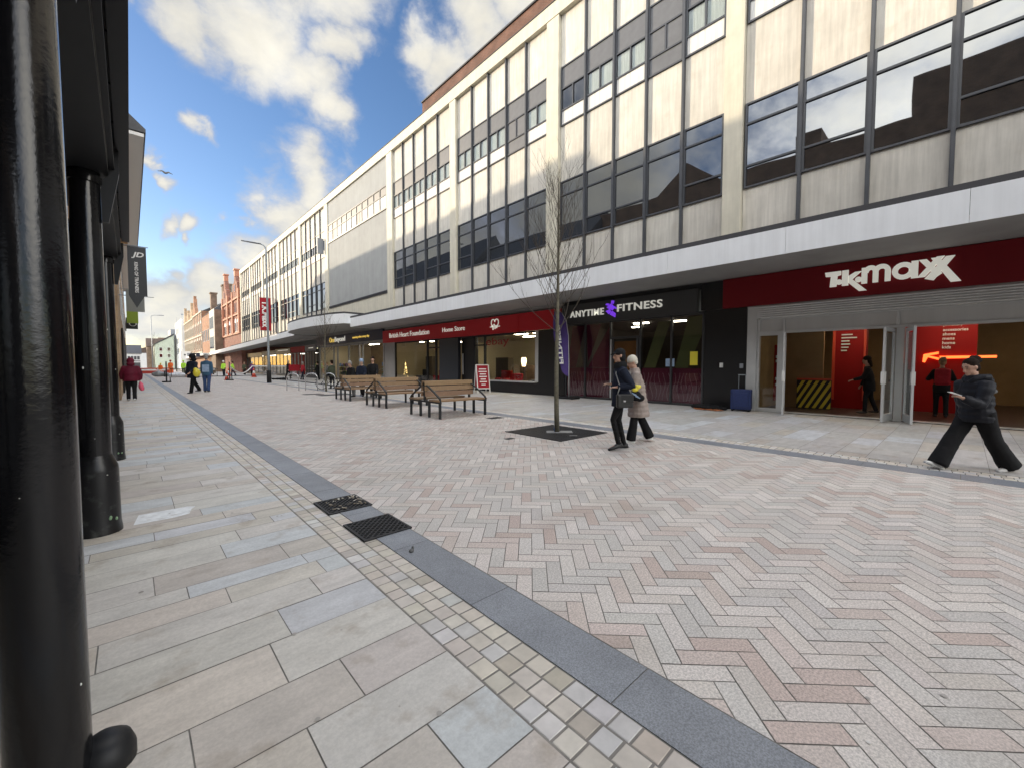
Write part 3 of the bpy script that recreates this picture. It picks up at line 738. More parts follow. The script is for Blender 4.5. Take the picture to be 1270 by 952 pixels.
for (pl,m_) in (([(11.6,1.4),(10.5,1.4),(10.4,3.3)],'plum'),([(12.8,1.4),(12.3,1.4),(11.8,3.3),(12.5,3.3)],'plum'),([(11.6,1.6),(11.7,3.3),(10.9,3.3)],'plum'),([(8.8,1.4),(8.3,1.4),(7.7,3.2),(8.2,3.2)],'greenvinyl'),([(7.5,1.4),(7.0,1.4),(6.5,2.6),(6.5,3.3),(7.0,3.3)],'greenvinyl'),([(10.2,1.3),(9.1,1.3),(9.1,2.5),(10.2,2.5)],'orangevinyl')):
    q = MB(); q.prism([(y,z) for y,z in pl], lambda u,v,d:(XS+.068+d,u,v), 0,.004); q.build('window_vinyl', M[m_], gy)
q = MB(); q.box(XS+.02,XS+.028,6.62,6.9,1.5,2.0); q.build('yellow_notice', M['yellow'], gy)
q = MB(); q.box(XS+.02,XS+.028,7.5,7.85,1.45,1.75); q.build('blue_notice', M['c_lightblue'], gy)
room('gym_interior','dim gym interior behind smoked glass, lit by short ceiling strips',6.4,12.9,7,3.4,'int_grey','int_floor','int_brown',[(17,9.9,.15,.7),(17.3,8.3,.15,.6),(17.2,7.0,.15,.4),(18.5,11,.15,.5)],'tube')
gs = root('shop_sign','charcoal sign box lettered ANYTIME FITNESS with a purple running figure','shop sign',(XS,9.6,3.8))
q = MB(); q.box(XS-.2,XS,6.58,12.9,3.38,4.26); q.build('board', M['anygrey'], gs, bevel=.008)
q = MB(); q.box(XS-.1,XS+.16,6.5,13.0,4.262,4.43); q.build('backing', M['blackmatt'], gs)
mp = lambda u,v,d:(XS-.2-d,12.42-u,3.64+v)
q = MB(); text_mb(q,'ANYTIME',mp,w=1.85,h=.285,depth=.05,bold=.012,space=1.12,anchor=(0,.03)); q.build('lettering', M['letter'], gs)
q = MB(); text_mb(q,'FITNESS',mp,w=2.0,h=.30,depth=.05,bold=.012,space=1.1,anchor=(2.52,.08)); q.build('lettering', M['letter'], gs)
q = MB()
def pg(*pts): q.prism([(p[0],p[1]) for p in pts], mp, 0, .05)
pg((2.22,.44),(2.34,.44),(2.36,.56),(2.24,.58)); pg((2.0,.30),(2.12,.24),(2.30,.40),(2.18,.44)); pg((2.12,.24),(2.28,.16),(2.40,.28),(2.28,.38))
pg((2.28,.38),(2.48,.26),(2.46,.20),(2.30,.28)); pg((1.96,.16),(2.10,.02),(2.22,.12),(2.14,.22)); pg((2.16,.0),(2.42,-.14),(2.44,.02),(2.28,.14)); pg((1.94,.42),(2.06,.38),(2.12,.46),(2.0,.48))
q.build('running_figure_emblem', M['purple'], gs)

# --- charity furniture shop
ch = root('charity_shop_front','lit charity shop window front with black framed glazing beneath a bright red fascia','shopfront',(XS,22,0))
f = MB()
for y in (30.1,25.36,24.25,23.75,19.95,19.0): f.box(XS-.03,XS+.1,y-.05,y+.05,.3,3.2)
f.box(XS-.03,XS+.1,14.75,30.15,3.14,3.24); f.box(XS-.03,XS+.1,23.7,25.4,2.62,2.7).box(XS-.03,XS+.1,18.9,20,2.62,2.7)
f.build('frame', M['blackmatt'], ch)
q = MB(); q.box(XS-.04,XS+.12,14.62,14.86,.62,3.24).box(XS-.02,XS+.12,14.86,18.95,.58,.66); q.build('pale_frame', M['alu'], ch)
q = MB(); q.box(XS-.05,XS+.12,12.9,19.9,0,.58).box(XS-.05,XS+.12,12.9,14.62,.58,3.24); q.build('stall_riser', M['black'], ch)
q = MB(); q.box(XS-.05,XS+.12,23.8,30.0,0,.45); q.build('plinth', M['black'], ch)
q = MB(); q.box(XS-.1,XS+.12,21.55,23.7,0,3.2); q.build('door_pier', mat('dark_blue_panel',(.02,.024,.032),rough=.35), ch)
q = MB(); q.box(XS+.2,XS+.3,20.0,21.55,0,3.2); dq = q.build('dark_door', M['black'], ch)
q = MB(); q.box(XS+.1,XS+.15,21.3,21.36,.9,2.2); q.build('door_handle', M['alu'], dq)
for a,b_,z in ((25.41,30.05,.45),(24.3,25.31,.45),(19.05,19.9,.6),(14.86,18.95,.66)):
    q = MB(); q.box(XS+.03,XS+.038,a,b_,z,3.14); q.build('pane', M['shopglass'], ch)
q = MB(); text_mb(q,'ebay',lambda u,v,d:(XS+.02-d,18.9-u,2.5+v),w=2.0,h=.55,depth=.004,bold=.01); q.build('window_lettering', mat('dark_red_vinyl',(.25,.02,.02)), ch)
q = MB(); q.box(XS-.02,XS+.12,30.15,31.9,0,3.24); q.build('grey_pier', M['soffit'], ch)
ci = room('charity_interior','warmly lit charity shop interior with ceiling lamps, seen through its window',13.0,31.7,6,3.3,'int_cream','int_floor','int_cream',[(16.6,17.3,.3,.9),(16.6,15.8,.3,.9),(18.5,16.5,.3,.9),(18.5,18.5,.3,.9),(17,27.5,.25,.25),(17,26,.25,.25),(17,29,.25,.25),(19,27,.3,.8)])
for (x,y,w_,h,m_) in ((18.6,30.2,1.0,2.2,'int_brown'),(16.7,28.4,.8,1.15,'blackmatt'),(17.6,27.4,.9,1.1,'c_red'),(16.6,17.9,.9,1.0,'c_red'),(17.4,19.7,1.0,1.15,'int_red'),(16.5,16.0,.5,1.0,'blackmatt'),(18.9,21.3,1.3,2.0,'int_brown'),(18.6,18.6,1.2,1.5,'brick_brown')):
    r = root('cupboard' if h>1.2 else 'armchair', {'brick_brown':'brown','blackmatt':'black','c_red':'red','int_brown':'dark brown','int_red':'dull red'}[m_]+(' tall cupboard' if h>1.2 else ' low armchair')+' for sale '+('near the left end of' if y>28 else 'in the left half of' if y>23 else 'near the right end of' if y<16.5 else 'in the right half of')+' the lit charity shop window','furniture',(x,y,0))
    q = MB()
    if h > 1.2:
        q.box(x-.25,x+.25,y-w_/2,y+w_/2,.05,h); q.build('carcass',M[m_],r,bevel=.01)
        q = MB(); q.box(x-.27,x-.25,y-w_/2+.03,y-.01,.1,h-.06).box(x-.27,x-.25,y+.01,y+w_/2-.03,.1,h-.06); q.build('door',M[m_],r,bevel=.006)
    else:
        q.box(x-.35,x+.35,y-w_/2,y+w_/2,.12,.45).box(x+.2,x+.35,y-w_/2,y+w_/2,.45,h); q.build('seat',M[m_],r,bevel=.05)
        q = MB(); q.box(x-.35,x+.2,y-w_/2,y-w_/2+.16,.46,.68).box(x-.35,x+.2,y+w_/2-.16,y+w_/2,.46,.68); q.build('armrest',M[m_],r,bevel=.04)
tl = root('table_lamp','glowing table lamp in the right half of the charity shop window','lamp',(16.6,17.05,1.0))
q = MB(); q.lathe((16.6,17.05,1.0),[(.1,.42),(.1,.43),(.13,.58),(.16,.72),(.13,.9),(.1,.92)],12); q.build('lamp_shade', M['lampwarm'], tl, True)
q = MB(); q.lathe((16.6,17.05,1.0),[(.09,0),(.03,.03),(.02,.41)],10); q.build('lamp_base', M['blackmatt'], tl, True)
xt = MB(); random.seed(3)
for i in range(55):
    t = random.random(); a=random.random()*6.28; rr=.2*(1-t); xt.ell((16.3+rr*math.cos(a),30.6-.25+rr*math.sin(a),.5+1.2*t),.016,6,4)
xo = xt.build('fairy_light_tree', M['fairy']); tag(xo,'small tree of warm fairy lights at the left end of the charity shop window','fairy lights')
bs = root('shop_sign','bright red fascia lettered British Heart Foundation Home Store with a white heart','shop sign',(XS,22,3.7))
q = MB(); q.box(XS-.18,XS,16.0,31.9,3.24,4.19); q.build('board', M['bhfred'], bs, bevel=.006)
q = MB(); q.box(XS-.16,XS,13.1,15.998,3.26,4.19); q.build('end_board', M['bhfred'], bs, bevel=.006)
mp = lambda u,v,d:(XS-.18-d,30.7-u,3.58+v)
for tx,u0,w_,v0,h in (('British Heart Foundation',0,5.9,0,.36),('Home Store',7.55,2.45,.03,.29)):
    q = MB(); text_mb(q,tx,mp,w=w_,h=h,depth=.03,bold=-.004,anchor=(u0,v0)); q.build('lettering', M['letter'], bs)
q = MB(); hc = (30.7-17.85, .22)
hp = []
for i in range(27):
    t = R(-30)+ (2*math.pi-2*R(-30)*-1)*0 + 2*math.pi*i/26
    hp.append((hc[0]+.30*math.sin(t)**3*1.05, hc[1]+.022*(13*math.cos(t)-5*math.cos(2*t)-2*math.cos(3*t)-math.cos(4*t))-.02))
for p0,p1 in zip(hp[:-1],hp[1:]):
    if min(p0[1],p1[1]) > hc[1]-.22: q.bar(mp(*p0,.02),mp(*p1,.02),.05,.03,up=(1,0,0))
ec = [(-.42,-.17),(-.28,-.17),(-.22,-.08),(-.15,-.34),(-.06,-.02),(.02,-.30),(.1,-.1),(.16,-.26),(.22,-.17),(.42,-.17)]
for p0,p1 in zip(ec[:-1],ec[1:]): q.bar(mp(hc[0]+p0[0],hc[1]+p0[1],.02),mp(hc[0]+p1[0],hc[1]+p1[1],.02),.05,.03,up=(1,0,0))
q.build('heart_emblem', M['letter'], bs)

# --- discount shop (navy fascia, yellow and white lettering)
ob = root('discount_shop_front','tall grey framed discount shop windows with strip lamps inside, left of the charity shop','shopfront',(XS,39,0))
f = MB()
for y in (32.1,36.3,37.0,39.5,42.4,43.4,47.6): f.box(XS-.03,XS+.1,y-.08,y+.08,0,3.4)
f.box(XS-.03,XS+.1,32.0,47.7,3.3,3.5).box(XS-.05,XS+.1,32.0,36.2,0,.55)
f.build('frame', M['soffit'], ob)
for a,b_ in ((32.2,36.2),(37.1,39.4),(43.5,47.5)):
    q = MB(); q.box(XS+.03,XS+.038,a,b_,.55 if a<33 else .05,3.3); q.build('pane', M['shopglass'], ob)
room('discount_interior','cream discount shop interior with bright strip lamps behind tall windows',31.95,48.2,6,3.6,'int_cream','int_floor','int_tan',[(16.8,35,.2,2.2),(16.8,38,.2,1.6),(18.5,35,.2,2),(18.5,41,.2,2),(17,45.5,.2,2)],'tube')
for k,(y,w_,h) in enumerate(((33,1.4,1.9),(35.2,1.6,1.8),(45.5,2.2,1.7))):
    r = MB()
    for i in range(4):
        r.box(16.9,17.3,y-w_/2,y+w_/2,i*h/4+.02,i*h/4+.06,(.25,.25,.25))
        for j in range(int(w_/.16)):
            if random.random()<.85: r.box(16.95,17.2,y-w_/2+j*.16+.01,y-w_/2+j*.16+.14,i*h/4+.06,i*h/4+.06+random.uniform(.15,.34),random.choice([(.4,.1,.06),(.4,.35,.1),(.1,.2,.35),(.4,.4,.38),(.12,.25,.1),(.3,.2,.3)]))
    tag(r.build('stocked_shelf',mat('shop_stock',attr=True,rough=.6)),('right hand','middle','left hand')[k]+' stocked shelf unit of coloured goods inside the discount shop','shelf')
os_ = root('shop_sign','navy fascia lettered OneBeyond in yellow and white','shop sign',(XS,38,3.9))
q = MB(); q.box(XS-.16,XS,31.92,48.2,3.52,4.40); q.build('board', M['navy'], os_, bevel=.006)
mp = lambda u,v,d:(XS-.16-d,44.1-u,3.72+v)
q = MB(); text_mb(q,'One',mp,w=1.45,h=.5,depth=.04,bold=.02); q.build('lettering_yellow', M['letteryellow'], os_)
q = MB(); text_mb(q,'Beyond',mp,w=2.7,h=.62,depth=.04,bold=.02,anchor=(1.5,-.12)); q.build('lettering_white', M['letter'], os_)
q = MB(); text_mb(q,'amazing value every day',mp,w=3.6,h=.26,depth=.03,bold=.01,anchor=(6.0,.1)); q.build('strapline', M['letteryellow'], os_)

# --- more distant shop units under the far canopy
far_units = [(48.5,52.6,'navy','dark navy fascia with a thin pale strip, left of the discount shop','int_grey'),(52.7,58.5,'int_red','dull red fascia with slatted screen under the far canopy','int_red'),(58.6,66,'black','black fascia shop lit by a strip, beneath the far canopy','int_cream'),(66.1,74,'navy','blue grey fascia shop farther along the canopy','int_tan'),(74.1,86,'black','darkest farthest fascia at the end of the panelled block','int_grey')]
for k,(a,b_,m_,lab,im) in enumerate(far_units):
    r = root('shop_unit', 'shop unit with '+lab, 'shopfront', (XS,(a+b_)/2,0))
    q = MB(); q.box(XS-.1,XS,a+.05,b_-.05,3.05-.012*(a-48),3.75-.014*(a-48)); q.build('fascia_board', M[m_], r)
    f = MB(); n = 4; zt = 3.0-.012*(a-48)
    for i in range(n+1):
        y = a+.1+i*(b_-a-.2)/n; f.box(XS-.02,XS+.08,y-.05,y+.05,0,zt)
    f.box(XS-.02,XS+.08,a,b_,0,.3); f.build('frame', M['soffit'] if k%2 else M['darkalu'], r)
    for i in range(n):
        y0_=a+.15+i*(b_-a-.2)/n; q = MB(); q.box(XS+.02,XS+.03,y0_,y0_+(b_-a-.2)/n-.1,.3,zt); q.build('pane', M['shopglass'], r)
    q = MB(); q.box(XS+2.4,XS+2.5,a,b_,0,3.4); q.build('back_wall', M[im], r)
    q = MB(); q.box(XS+.1,XS+2.4,a,a+.05,0,3.4); q.build('side_wall', M[im], r)
    q = MB(); q.box(XS+.1,XS+2.4,b_-.05,b_,0,3.4); q.build('side_wall', M[im], r)
    q = MB(); q.box(XS+.1,XS+2.5,a,b_,2.9,2.96); q.build('ceiling', M['int_grey'], r)
    q = MB(); q.box(XS+.8,XS+1.0,a+1,b_-1,2.82,2.895); q.build('ceiling_lamp', M['tubedim'], r)
    if k in (0,2):
        q = MB(); q.box(XS-.14,XS-.1,a+1,b_-1.5,3.35,3.43); q.build('lit_strip', M['letter'], r)

# ------------------------------------------------------------------ left side: iron verandah and shops
ve = root('iron_verandah','black painted cast iron verandah on round columns over the left pavement','verandah',(-.25,9,0))
CY = [2.1,5.2,9.05,12.7,16.3,19.9]
for k,y in enumerate(CY):
    cx_ = -.245 if k < 3 else -.46
    c = MB(); c.lathe((cx_,y,0),([(.106,-.01),(.105,.69)] if k == 0 else [(.105,.69)])+[(.105,1.2),(.103,2.2),(.1,3.06),(.118,3.065),(.118,3.12),(.104,3.125),(.1,3.3)],28)
    co = c.build('column', M['iron'], ve, True); 
    if hasattr(co.data,'set_sharp_from_angle'): co.data.set_sharp_from_angle(angle=R(35))
    if k > 0:
      c = MB(); c.lathe((cx_,y,0),[(.16,-.01),(.157,.04),(.15,.09),(.148,.3),(.146,.56),(.142,.6),(.109,.685),(.105,.70)],28)
      bo = c.build('base', M['ironscuff'], co, True)
    if k > 0 and hasattr(bo.data,'set_sharp_from_angle'): bo.data.set_sharp_from_angle(angle=R(30))
    # flakes where the paint is chipped
    random.seed(20+k); ch1 = MB(); ch2 = MB()
    for i in range(9 if k else 6):
        a = random.uniform(-2.6,.6); z = random.choice([random.uniform(.05,.55),random.uniform(.72,1.9)]); rr = (.1505 if k else .1055) if z<.6 else .1062
        s_ = random.uniform(.0015,.004) if k == 0 else random.uniform(.002,.007)
        p = Vector((cx_+rr*math.cos(a),y+rr*math.sin(a),z)); t = Vector((-math.sin(a),math.cos(a),0))
        ch1.ell(p,(s_,s_,s_*random.uniform(.6,2)),6,4)
    for i in range(3 if k else 0):
        a = random.uniform(-1.5,-.5); z=random.uniform(.1,.25); p=Vector((cx_+.1475*math.cos(a),y+.1475*math.sin(a),z)); ch2.ell(p,(.012,.012,.016),8,5)
    ch1.build('paint_chip', M['chip'], co, True)
    if ch2.v: ch2.build('old_paint_patch', M['chipgreen'], co, True)
c = MB(); c.lathe((-.11,2.13,0),[(.088,-.01),(.088,.05),(.074,.09),(.045,.112),(.01,.118)],20); c.build('column_foot', M['ironmatt'], ve, True)
b = MB(); b.box(-.40,-.09,-4,9.3,3.16,3.52).box(-.6,-.36,9.301,21,3.16,3.52); b.build('beam', M['ironmatt'], ve)
b = MB(); b.box(-.085,-.05,-4,9.3,3.22,3.26).box(-.085,-.05,-4,9.3,3.46,3.52); b.build('beam_flange', M['ironmatt'], ve)
b = MB(); b.box(.005,.05,-4,8.9,3.40,3.62).box(-.04,.005,-4,8.9,3.40,3.43); b.build('gutter', M['ironmatt'], ve)
b = MB(); y=-4; b.box(-.052,-.02,-4,8.9,3.44,3.46)
while y < 8.5: b.box(-.05,.005,y,y+.05,3.43,3.47); b.box(-.05,.005,y+.3,y+.34,3.50,3.6); y += .62
b.build('gutter_brackets', M['ironmatt'], ve)
b = MB(); b.add([(.05,-4,3.625),(.05,8.9,3.625),(-3.6,8.9,4.6),(-3.6,-4,4.6),(.05,-4,3.655),(.05,8.9,3.655),(-3.6,8.9,4.63),(-3.6,-4,4.63)],[(0,1,2,3)[::-1],(4,5,6,7),(0,1,5,4),(1,2,6,5),(2,3,7,6),(3,0,4,7)]); b.build('roof', M['ironmatt'], ve)
b = MB(); b.box(-3.6,-.36,8.91,21,3.55,3.62); b.build('far_roof', M['ironmatt'], ve)
for y in CY[:3]:
    b = MB(); b.prism([(-.14,2.75),(-.10,2.75),(-.02,3.2),(-.02,3.4),(-.1,3.4),(-.1,3.16),(-.14,3.1)],lambda u,v,d:(u,d,v),y-.03,y+.03); b.bar((-.24,y,3.5),(-3.5,y,3.8),.1,.16); b.build('bracket', M['ironmatt'], ve)
la = root('left_terrace','dark shopfronts under the black verandah with brick storeys above','building',(-3.6,8,0))
b = MB(); b.box(-12,-3.62,-26,23.8,4.0,15.6); b.prism([(13,15.6),(15.5,17.6),(18,15.6)],lambda u,v,d:(d,u,v),-12,-3.62); b.box(-11,-3.62,-26,2.5,15.6,17.8); b.box(-8,-5,7,8.5,15.6,17.4); b.build('wall', M['brick_brown'], la)
b = MB(); b.box(-12,-3.7,-26,23.8,0,4.0); b.build('shopfront_backing', M['blackmatt'], la)
for i,y in enumerate((-2,1.4,4.8,8.2,11.6,15.0,18.4,21.8)):
    b = MB(); b.box(-3.69,-3.5,y-1.6,y-1.5,0,3.2).box(-3.69,-3.5,y+1.5,y+1.6,0,3.2).box(-3.69,-3.45,y-1.6,y+1.6,2.7,3.4).box(-3.69,-3.5,y-1.5,y+1.5,0,.4); fo=b.build('shop_window_frame', M['ironmatt'], la)
    b = MB(); b.box(-3.66,-3.64,y-1.5,y+1.5,.4,2.7); b.build('pane', M['darkglass'], fo)
for y in range(-20,24,4):
    for z in (5.6,9.2,12.6):
        b = MB(); b.box(-3.63,-3.58,y-.6,y+.6,z,z+1.8); fo=b.build('window', M['white'], la)
        b = MB(); b.box(-3.58,-3.57,y-.52,y-.03,z+.08,z+1.72).box(-3.58,-3.57,y+.03,y+.52,z+.08,z+1.72); b.build('pane', M['darkglass'], fo)
ls = root('lit_sign','small lit white sign hanging in the dark between the first two black columns','sign',(-1.7,21,2.4))
b = MB(); b.box(-2.0,-1.4,21.0,21.06,2.15,2.85); b.build('sign_box', M['blackmatt'], ls)
b = MB()
for i in range(12):
    a0,a1=R(30*i),R(30*i+30); b.bar((-1.55,21.45+.0,2.36),(-1.55,21.45,2.36),.01) if False else b.bar((-1.72+.12*math.cos(a0),20.98,2.38+.12*math.sin(a0)),(-1.72+.12*math.cos(a1),20.98,2.38+.12*math.sin(a1)),.05,.03)
b.box(-1.95,-1.5,20.97,20.99,2.62,2.70).box(-1.95,-1.5,20.97,20.99,2.74,2.78); b.build('lit_ring', M['letter'], ls)

# brick building beyond the verandah with deep eaves
lb = root('brick_eaves_building','brown brick corner building with deep white eaves and oriel window beyond the verandah','building',(-.3,40,0))
b = MB(); b.box(-9,-.3,24,75,0,11.0); b.build('wall', M['brick_buff'], lb)
b = MB(); b.box(-.3,.1,24.3,29.5,7.6,11.0); ow=b.build('oriel', M['brick_buff'], lb)
b = MB(); b.box(-.02,.14,24.24,24.3,7.75,10.3).box(.1,.16,24.3,29.4,7.8,7.95).box(.1,.16,24.3,29.4,10.2,10.3); 
for i in range(5): b.box(.1,.16,24.3+i*1.25,24.4+i*1.25,7.95,10.2)
wo=b.build('window', M['white'], lb)
b = MB(); b.box(.1,.13,24.4,29.3,7.95,10.2); b.build('pane', M['darkglass'], wo)
b = MB(); b.box(-.22,.0,24.235,24.24,7.85,9.0).box(-.22,.0,24.235,24.24,9.1,10.2); b.build('side_pane', M['darkglass'], wo)
b = MB(); b.prism([(-9.4,10.98),(.78,11.2),(.78,11.34),(-4.5,16.2),(-9.4,11.34)],lambda u,v,d:(u,d,v),23.6,40)
b.prism([(-9.4,10.97),(.78,11.19),(.78,11.33),(-4.5,17.6),(-9.4,11.33)],lambda u,v,d:(u,d,v),40.001,75.4); b.build('roof', M['slate'], lb)
b = MB(); b.box(-.3,.72,23.65,75,11.02,11.16); b.build('eaves_soffit', M['white'], lb)
b = MB(); b.box(-.28,-.22,30,61.8,0,3.4); b.build('shopfront_backing', M['blackmatt'], lb)
for i in range(8):
    for z in (4.2,7.8):
        b = MB(); b.box(-.3,-.26,31+i*3.8,32.3+i*3.8,z,z+1.8); fo=b.build('window',M['white'],lb); b=MB(); b.box(-.26,-.25,31.1+i*3.8,32.2+i*3.8,z+.1,z+1.7); b.build('pane',M['darkglass'],fo)
def terrace(name,label,x0,x1,y0,y1,h,m,roof=None,rh=3,face=1,rows=2,cols=3,cat='building',wm='white'):
    r = root(name,label,cat,((x0+x1)/2,(y0+y1)/2,0))
    b = MB(); b.box(x0,x1,y0,y1,0,h); b.build('wall',M[m],r)
    if roof:
        b = MB(); b.prism([(x0-.3,h+.005),(x1+.3,h+.005),((x0+x1)/2,h+rh)],lambda u,v,d:(u,d,v),y0-.2,y1+.2); b.build('roof',M[roof],r)
    xf = x0 if face>0 else x1
    for i in range(cols):
        for j in range(rows):
            yc = y0+(i+.5)*(y1-y0)/cols; z = 4.3+j*(h-4.6)/rows; wh=min(1.9,(h-4.6)/rows-.9)
            b = MB(); s_=-face
            b.box(xf,xf+s_*.05,yc-.6,yc+.6,z,z+wh); fo=b.build('window',M[wm],r)
            b = MB(); b.box(xf+s_*.05,xf+s_*.06,yc-.52,yc-.03,z+.08,z+wh-.08).box(xf+s_*.05,xf+s_*.06,yc+.03,yc+.52,z+.08,z+wh-.08); b.build('pane',M['darkglass'],fo)
    return r
terrace('left_shop_row','lower brick shop row on the left beyond the corner building',-10,-.6,76,120,8.5,'brick_brown','slate',3,-1,1,8)
# banners on the left wall
bn = root('hanging_banner','black hanging banner with white JD and KING OF TRAINERS lettering running down it','banner',(-.3,26.5,6))
b = MB(); b.box(.06,.72,26.48,26.52,4.72,7.0); b.prism([(.06,4.719),(.62,4.719),(.33,4.15)],lambda u,v,d:(u,d,v),26.48,26.52); b.build('banner_cloth',M['black'],bn)
b = MB(); b.tube([(-.3,26.5,7.03),(.8,26.5,7.03)],.02,8).tube([(-.3,26.5,4.7),(.95,26.5,4.7)],.015,8); b.build('pole',M['galv'],bn)
b = MB(); text_mb(b,'JD',lambda u,v,d:(.20+u,26.48-d,6.45+v),w=.44,h=.3,depth=.012,bold=.03,shear=.25); b.build('emblem_letters',M['letterplain'],bn)
b = MB(); text_mb(b,'KING OF TRAINERS',lambda u,v,d:(.29+v,26.48-d,6.28-u) ,w=1.42,h=.13,depth=.01,bold=.02); b.build('slogan',M['letterplain'],bn)
for y,z0,z1,x1,m_,lab in ((29,4.2,5.3,.66,'greybanner','grey and white banner behind the black banner'),(31,3.75,5.2,.42,'lime','lime green banner behind the black banner')):
    r = root('hanging_banner',lab,'banner',(-.3,y,5)); b = MB(); b.box(-.05,x1,y-.02,y+.02,z0,z1); b.build('banner_cloth',M[m_],r)
    b = MB(); b.tube([(-.3,y,z1+.03),(x1+.1,y,z1+.03)],.015,8); b.build('pole',M['galv'],r)
ps = root('projecting_sign','small square black projecting sign with a white ring on the left brick wall','sign',(-.3,33,4))
b = MB(); b.box(-.1,.42,32.97,33.03,3.55,4.2); b.build('sign_box',M['black'],ps)
b = MB()
for i in range(16):
    a0,a1=R(22.5*i),R(22.5*i+22.5); b.bar((.2+.15*math.cos(a0),32.96,3.87+.15*math.sin(a0)),(.2+.15*math.cos(a1),32.96,3.87+.15*math.sin(a1)),.05,.02)
b.build('ring',M['letterplain'],ps)

# ------------------------------------------------------------------ far buildings, right side
def windows(r, xf, ys, zs, w, h, m='white', arch=False, pane='darkglass', dep=.06):
    for y in ys:
        for z in zs:
            b = MB(); b.box(xf-dep,xf,y-w/2,y+w/2,z,z+h)
            if arch: b.prism([(y+w/2*math.cos(R(a)),z+h+w/2*math.sin(R(a))) for a in range(0,181,20)],lambda u,v,d:(d,u,v),xf-dep,xf)
            fo = b.build('window',M[m],r)
            b = MB(); b.box(xf-dep-.01,xf-dep,y-w/2+.1,y-.05,z+.1,z+h-.08).box(xf-dep-.01,xf-dep,y+.05,y+w/2-.1,z+.1,z+h-.08); b.build('pane',M[pane],fo)
def sills(r, xf, ys, zs, w, m):
    b = MB()
    for y in ys:
        for z in zs: b.box(xf-.14,xf,y-w/2-.1,y+w/2+.1,z-.16,z)
    b.build('sill',M[m],r)
X1 = 14.6
rb = root('red_gabled_building','ornate red brick building with twin stepped gables and tall finials','building',(X1,96,0))
b = MB(); b.box(X1,26,86.45,105.6,0,13.6); b.build('wall',M['brick_red'],rb)
b = MB(); b.prism([(13.6,14.7),(13.6,13.6)],lambda u,v,d:(0,0,0),0,0) if False else None
b.prism([(X1+.2,13.605),(26,13.605),(20.3,17.6)],lambda u,v,d:(u,d,v),86.5,105.5); b.build('roof',M['slate'],rb)
for yc,top in ((90.0,18.2),(101.2,19.0)):
    b = MB(); b.prism([(yc-3.2,13.61),(yc+3.2,13.61),(yc+3.2,14.6),(yc+2.2,14.9),(yc+2.0,16.2),(yc+.9,16.5),(yc+.7,top-1.0),(yc+.35,top-.8),(yc-.35,top-.8),(yc-.7,top-1.0),(yc-.9,16.5),(yc-2.0,16.2),(yc-2.2,14.9),(yc-3.2,14.6)],lambda u,v,d:(d,u,v),X1-.15,X1+.5); b.build('gable',M['brick_red'],rb)
    b = MB(); b.box(X1-.2,X1+.5,yc-.45,yc+.45,top-.8,top+.3).box(X1-.3,X1+.6,yc-.6,yc+.6,top+.3,top+.55); b.build('finial',M['terracotta'],rb)
    for yy in (yc-3.0,yc+3.0):
        b = MB(); b.box(X1-.3,X1,yy-.35,yy+.35,7.1,14.9); b.build('buttress',M['terracotta'],rb)
    windows(rb,X1-.16,(yc-.0,),(14.6,),.9,1.3,'terracotta')
b = MB()
for z in (7.0,10.4,13.3): b.box(X1-.22,X1,86.45,105.6,z,z+.28)
b.build('string_course',M['terracotta'],rb)
ys=(88.6,91.0,94.0,97.2,99.9,102.4)
windows(rb,X1,ys,(10.9,),1.25,1.9,'terracotta'); windows(rb,X1,ys,(7.4,),1.3,1.8,'white',True)
b = MB(); b.box(20,21.5,101,102.5,15,21).box(16.5,17.6,105.0,106,14,18.4); b.build('chimney',M['brick_brown'],rb)
gb = root('grey_panel_building','narrow grey and cream modern building with a dark side wall beside the red gables','building',(13.2,106,0))
b = MB(); b.box(13.25,24,105.8,112.9,0,12.9); b.build('wall',M['brick_brown'],gb)
b = MB(); b.box(13.15,13.25,105.8,112.9,3.6,13.1); b.build('front_panel',M['creamwall'],gb)
windows(gb,13.15,(107.6,109.5,111.4),(9.0,),1.7,2.6,'greywall'); windows(gb,13.15,(107.6,109.5,111.4),(4.8,),1.7,2.6,'greywall')
bb = root('orange_brick_building','plain orange brick building under a dark slate roof with chimneys','building',(13.2,119.5,0))
b = MB(); b.box(13.2,24,113,125.5,0,12.8); b.build('wall',M['brick_orange'],bb)
b = MB(); b.prism([(13.1,12.805),(24,12.805),(18.5,18)],lambda u,v,d:(u,d,v),113,125.5); b.build('roof',M['slate'],bb)
for x,y,z in ((16.5,114.5,19.2),(17.5,117.5,20.0),(15.5,124.5,18.6)):
    b = MB(); b.box(x-.6,x+.6,y-.8,y+.8,14.2,z).box(x-.75,x+.75,y-.95,y+.95,z,z+.3); b.build('chimney',M['brick_brown'],bb)
windows(bb,13.2,(115,118,121,124),(6.8,),1.5,2.6,'greywall')
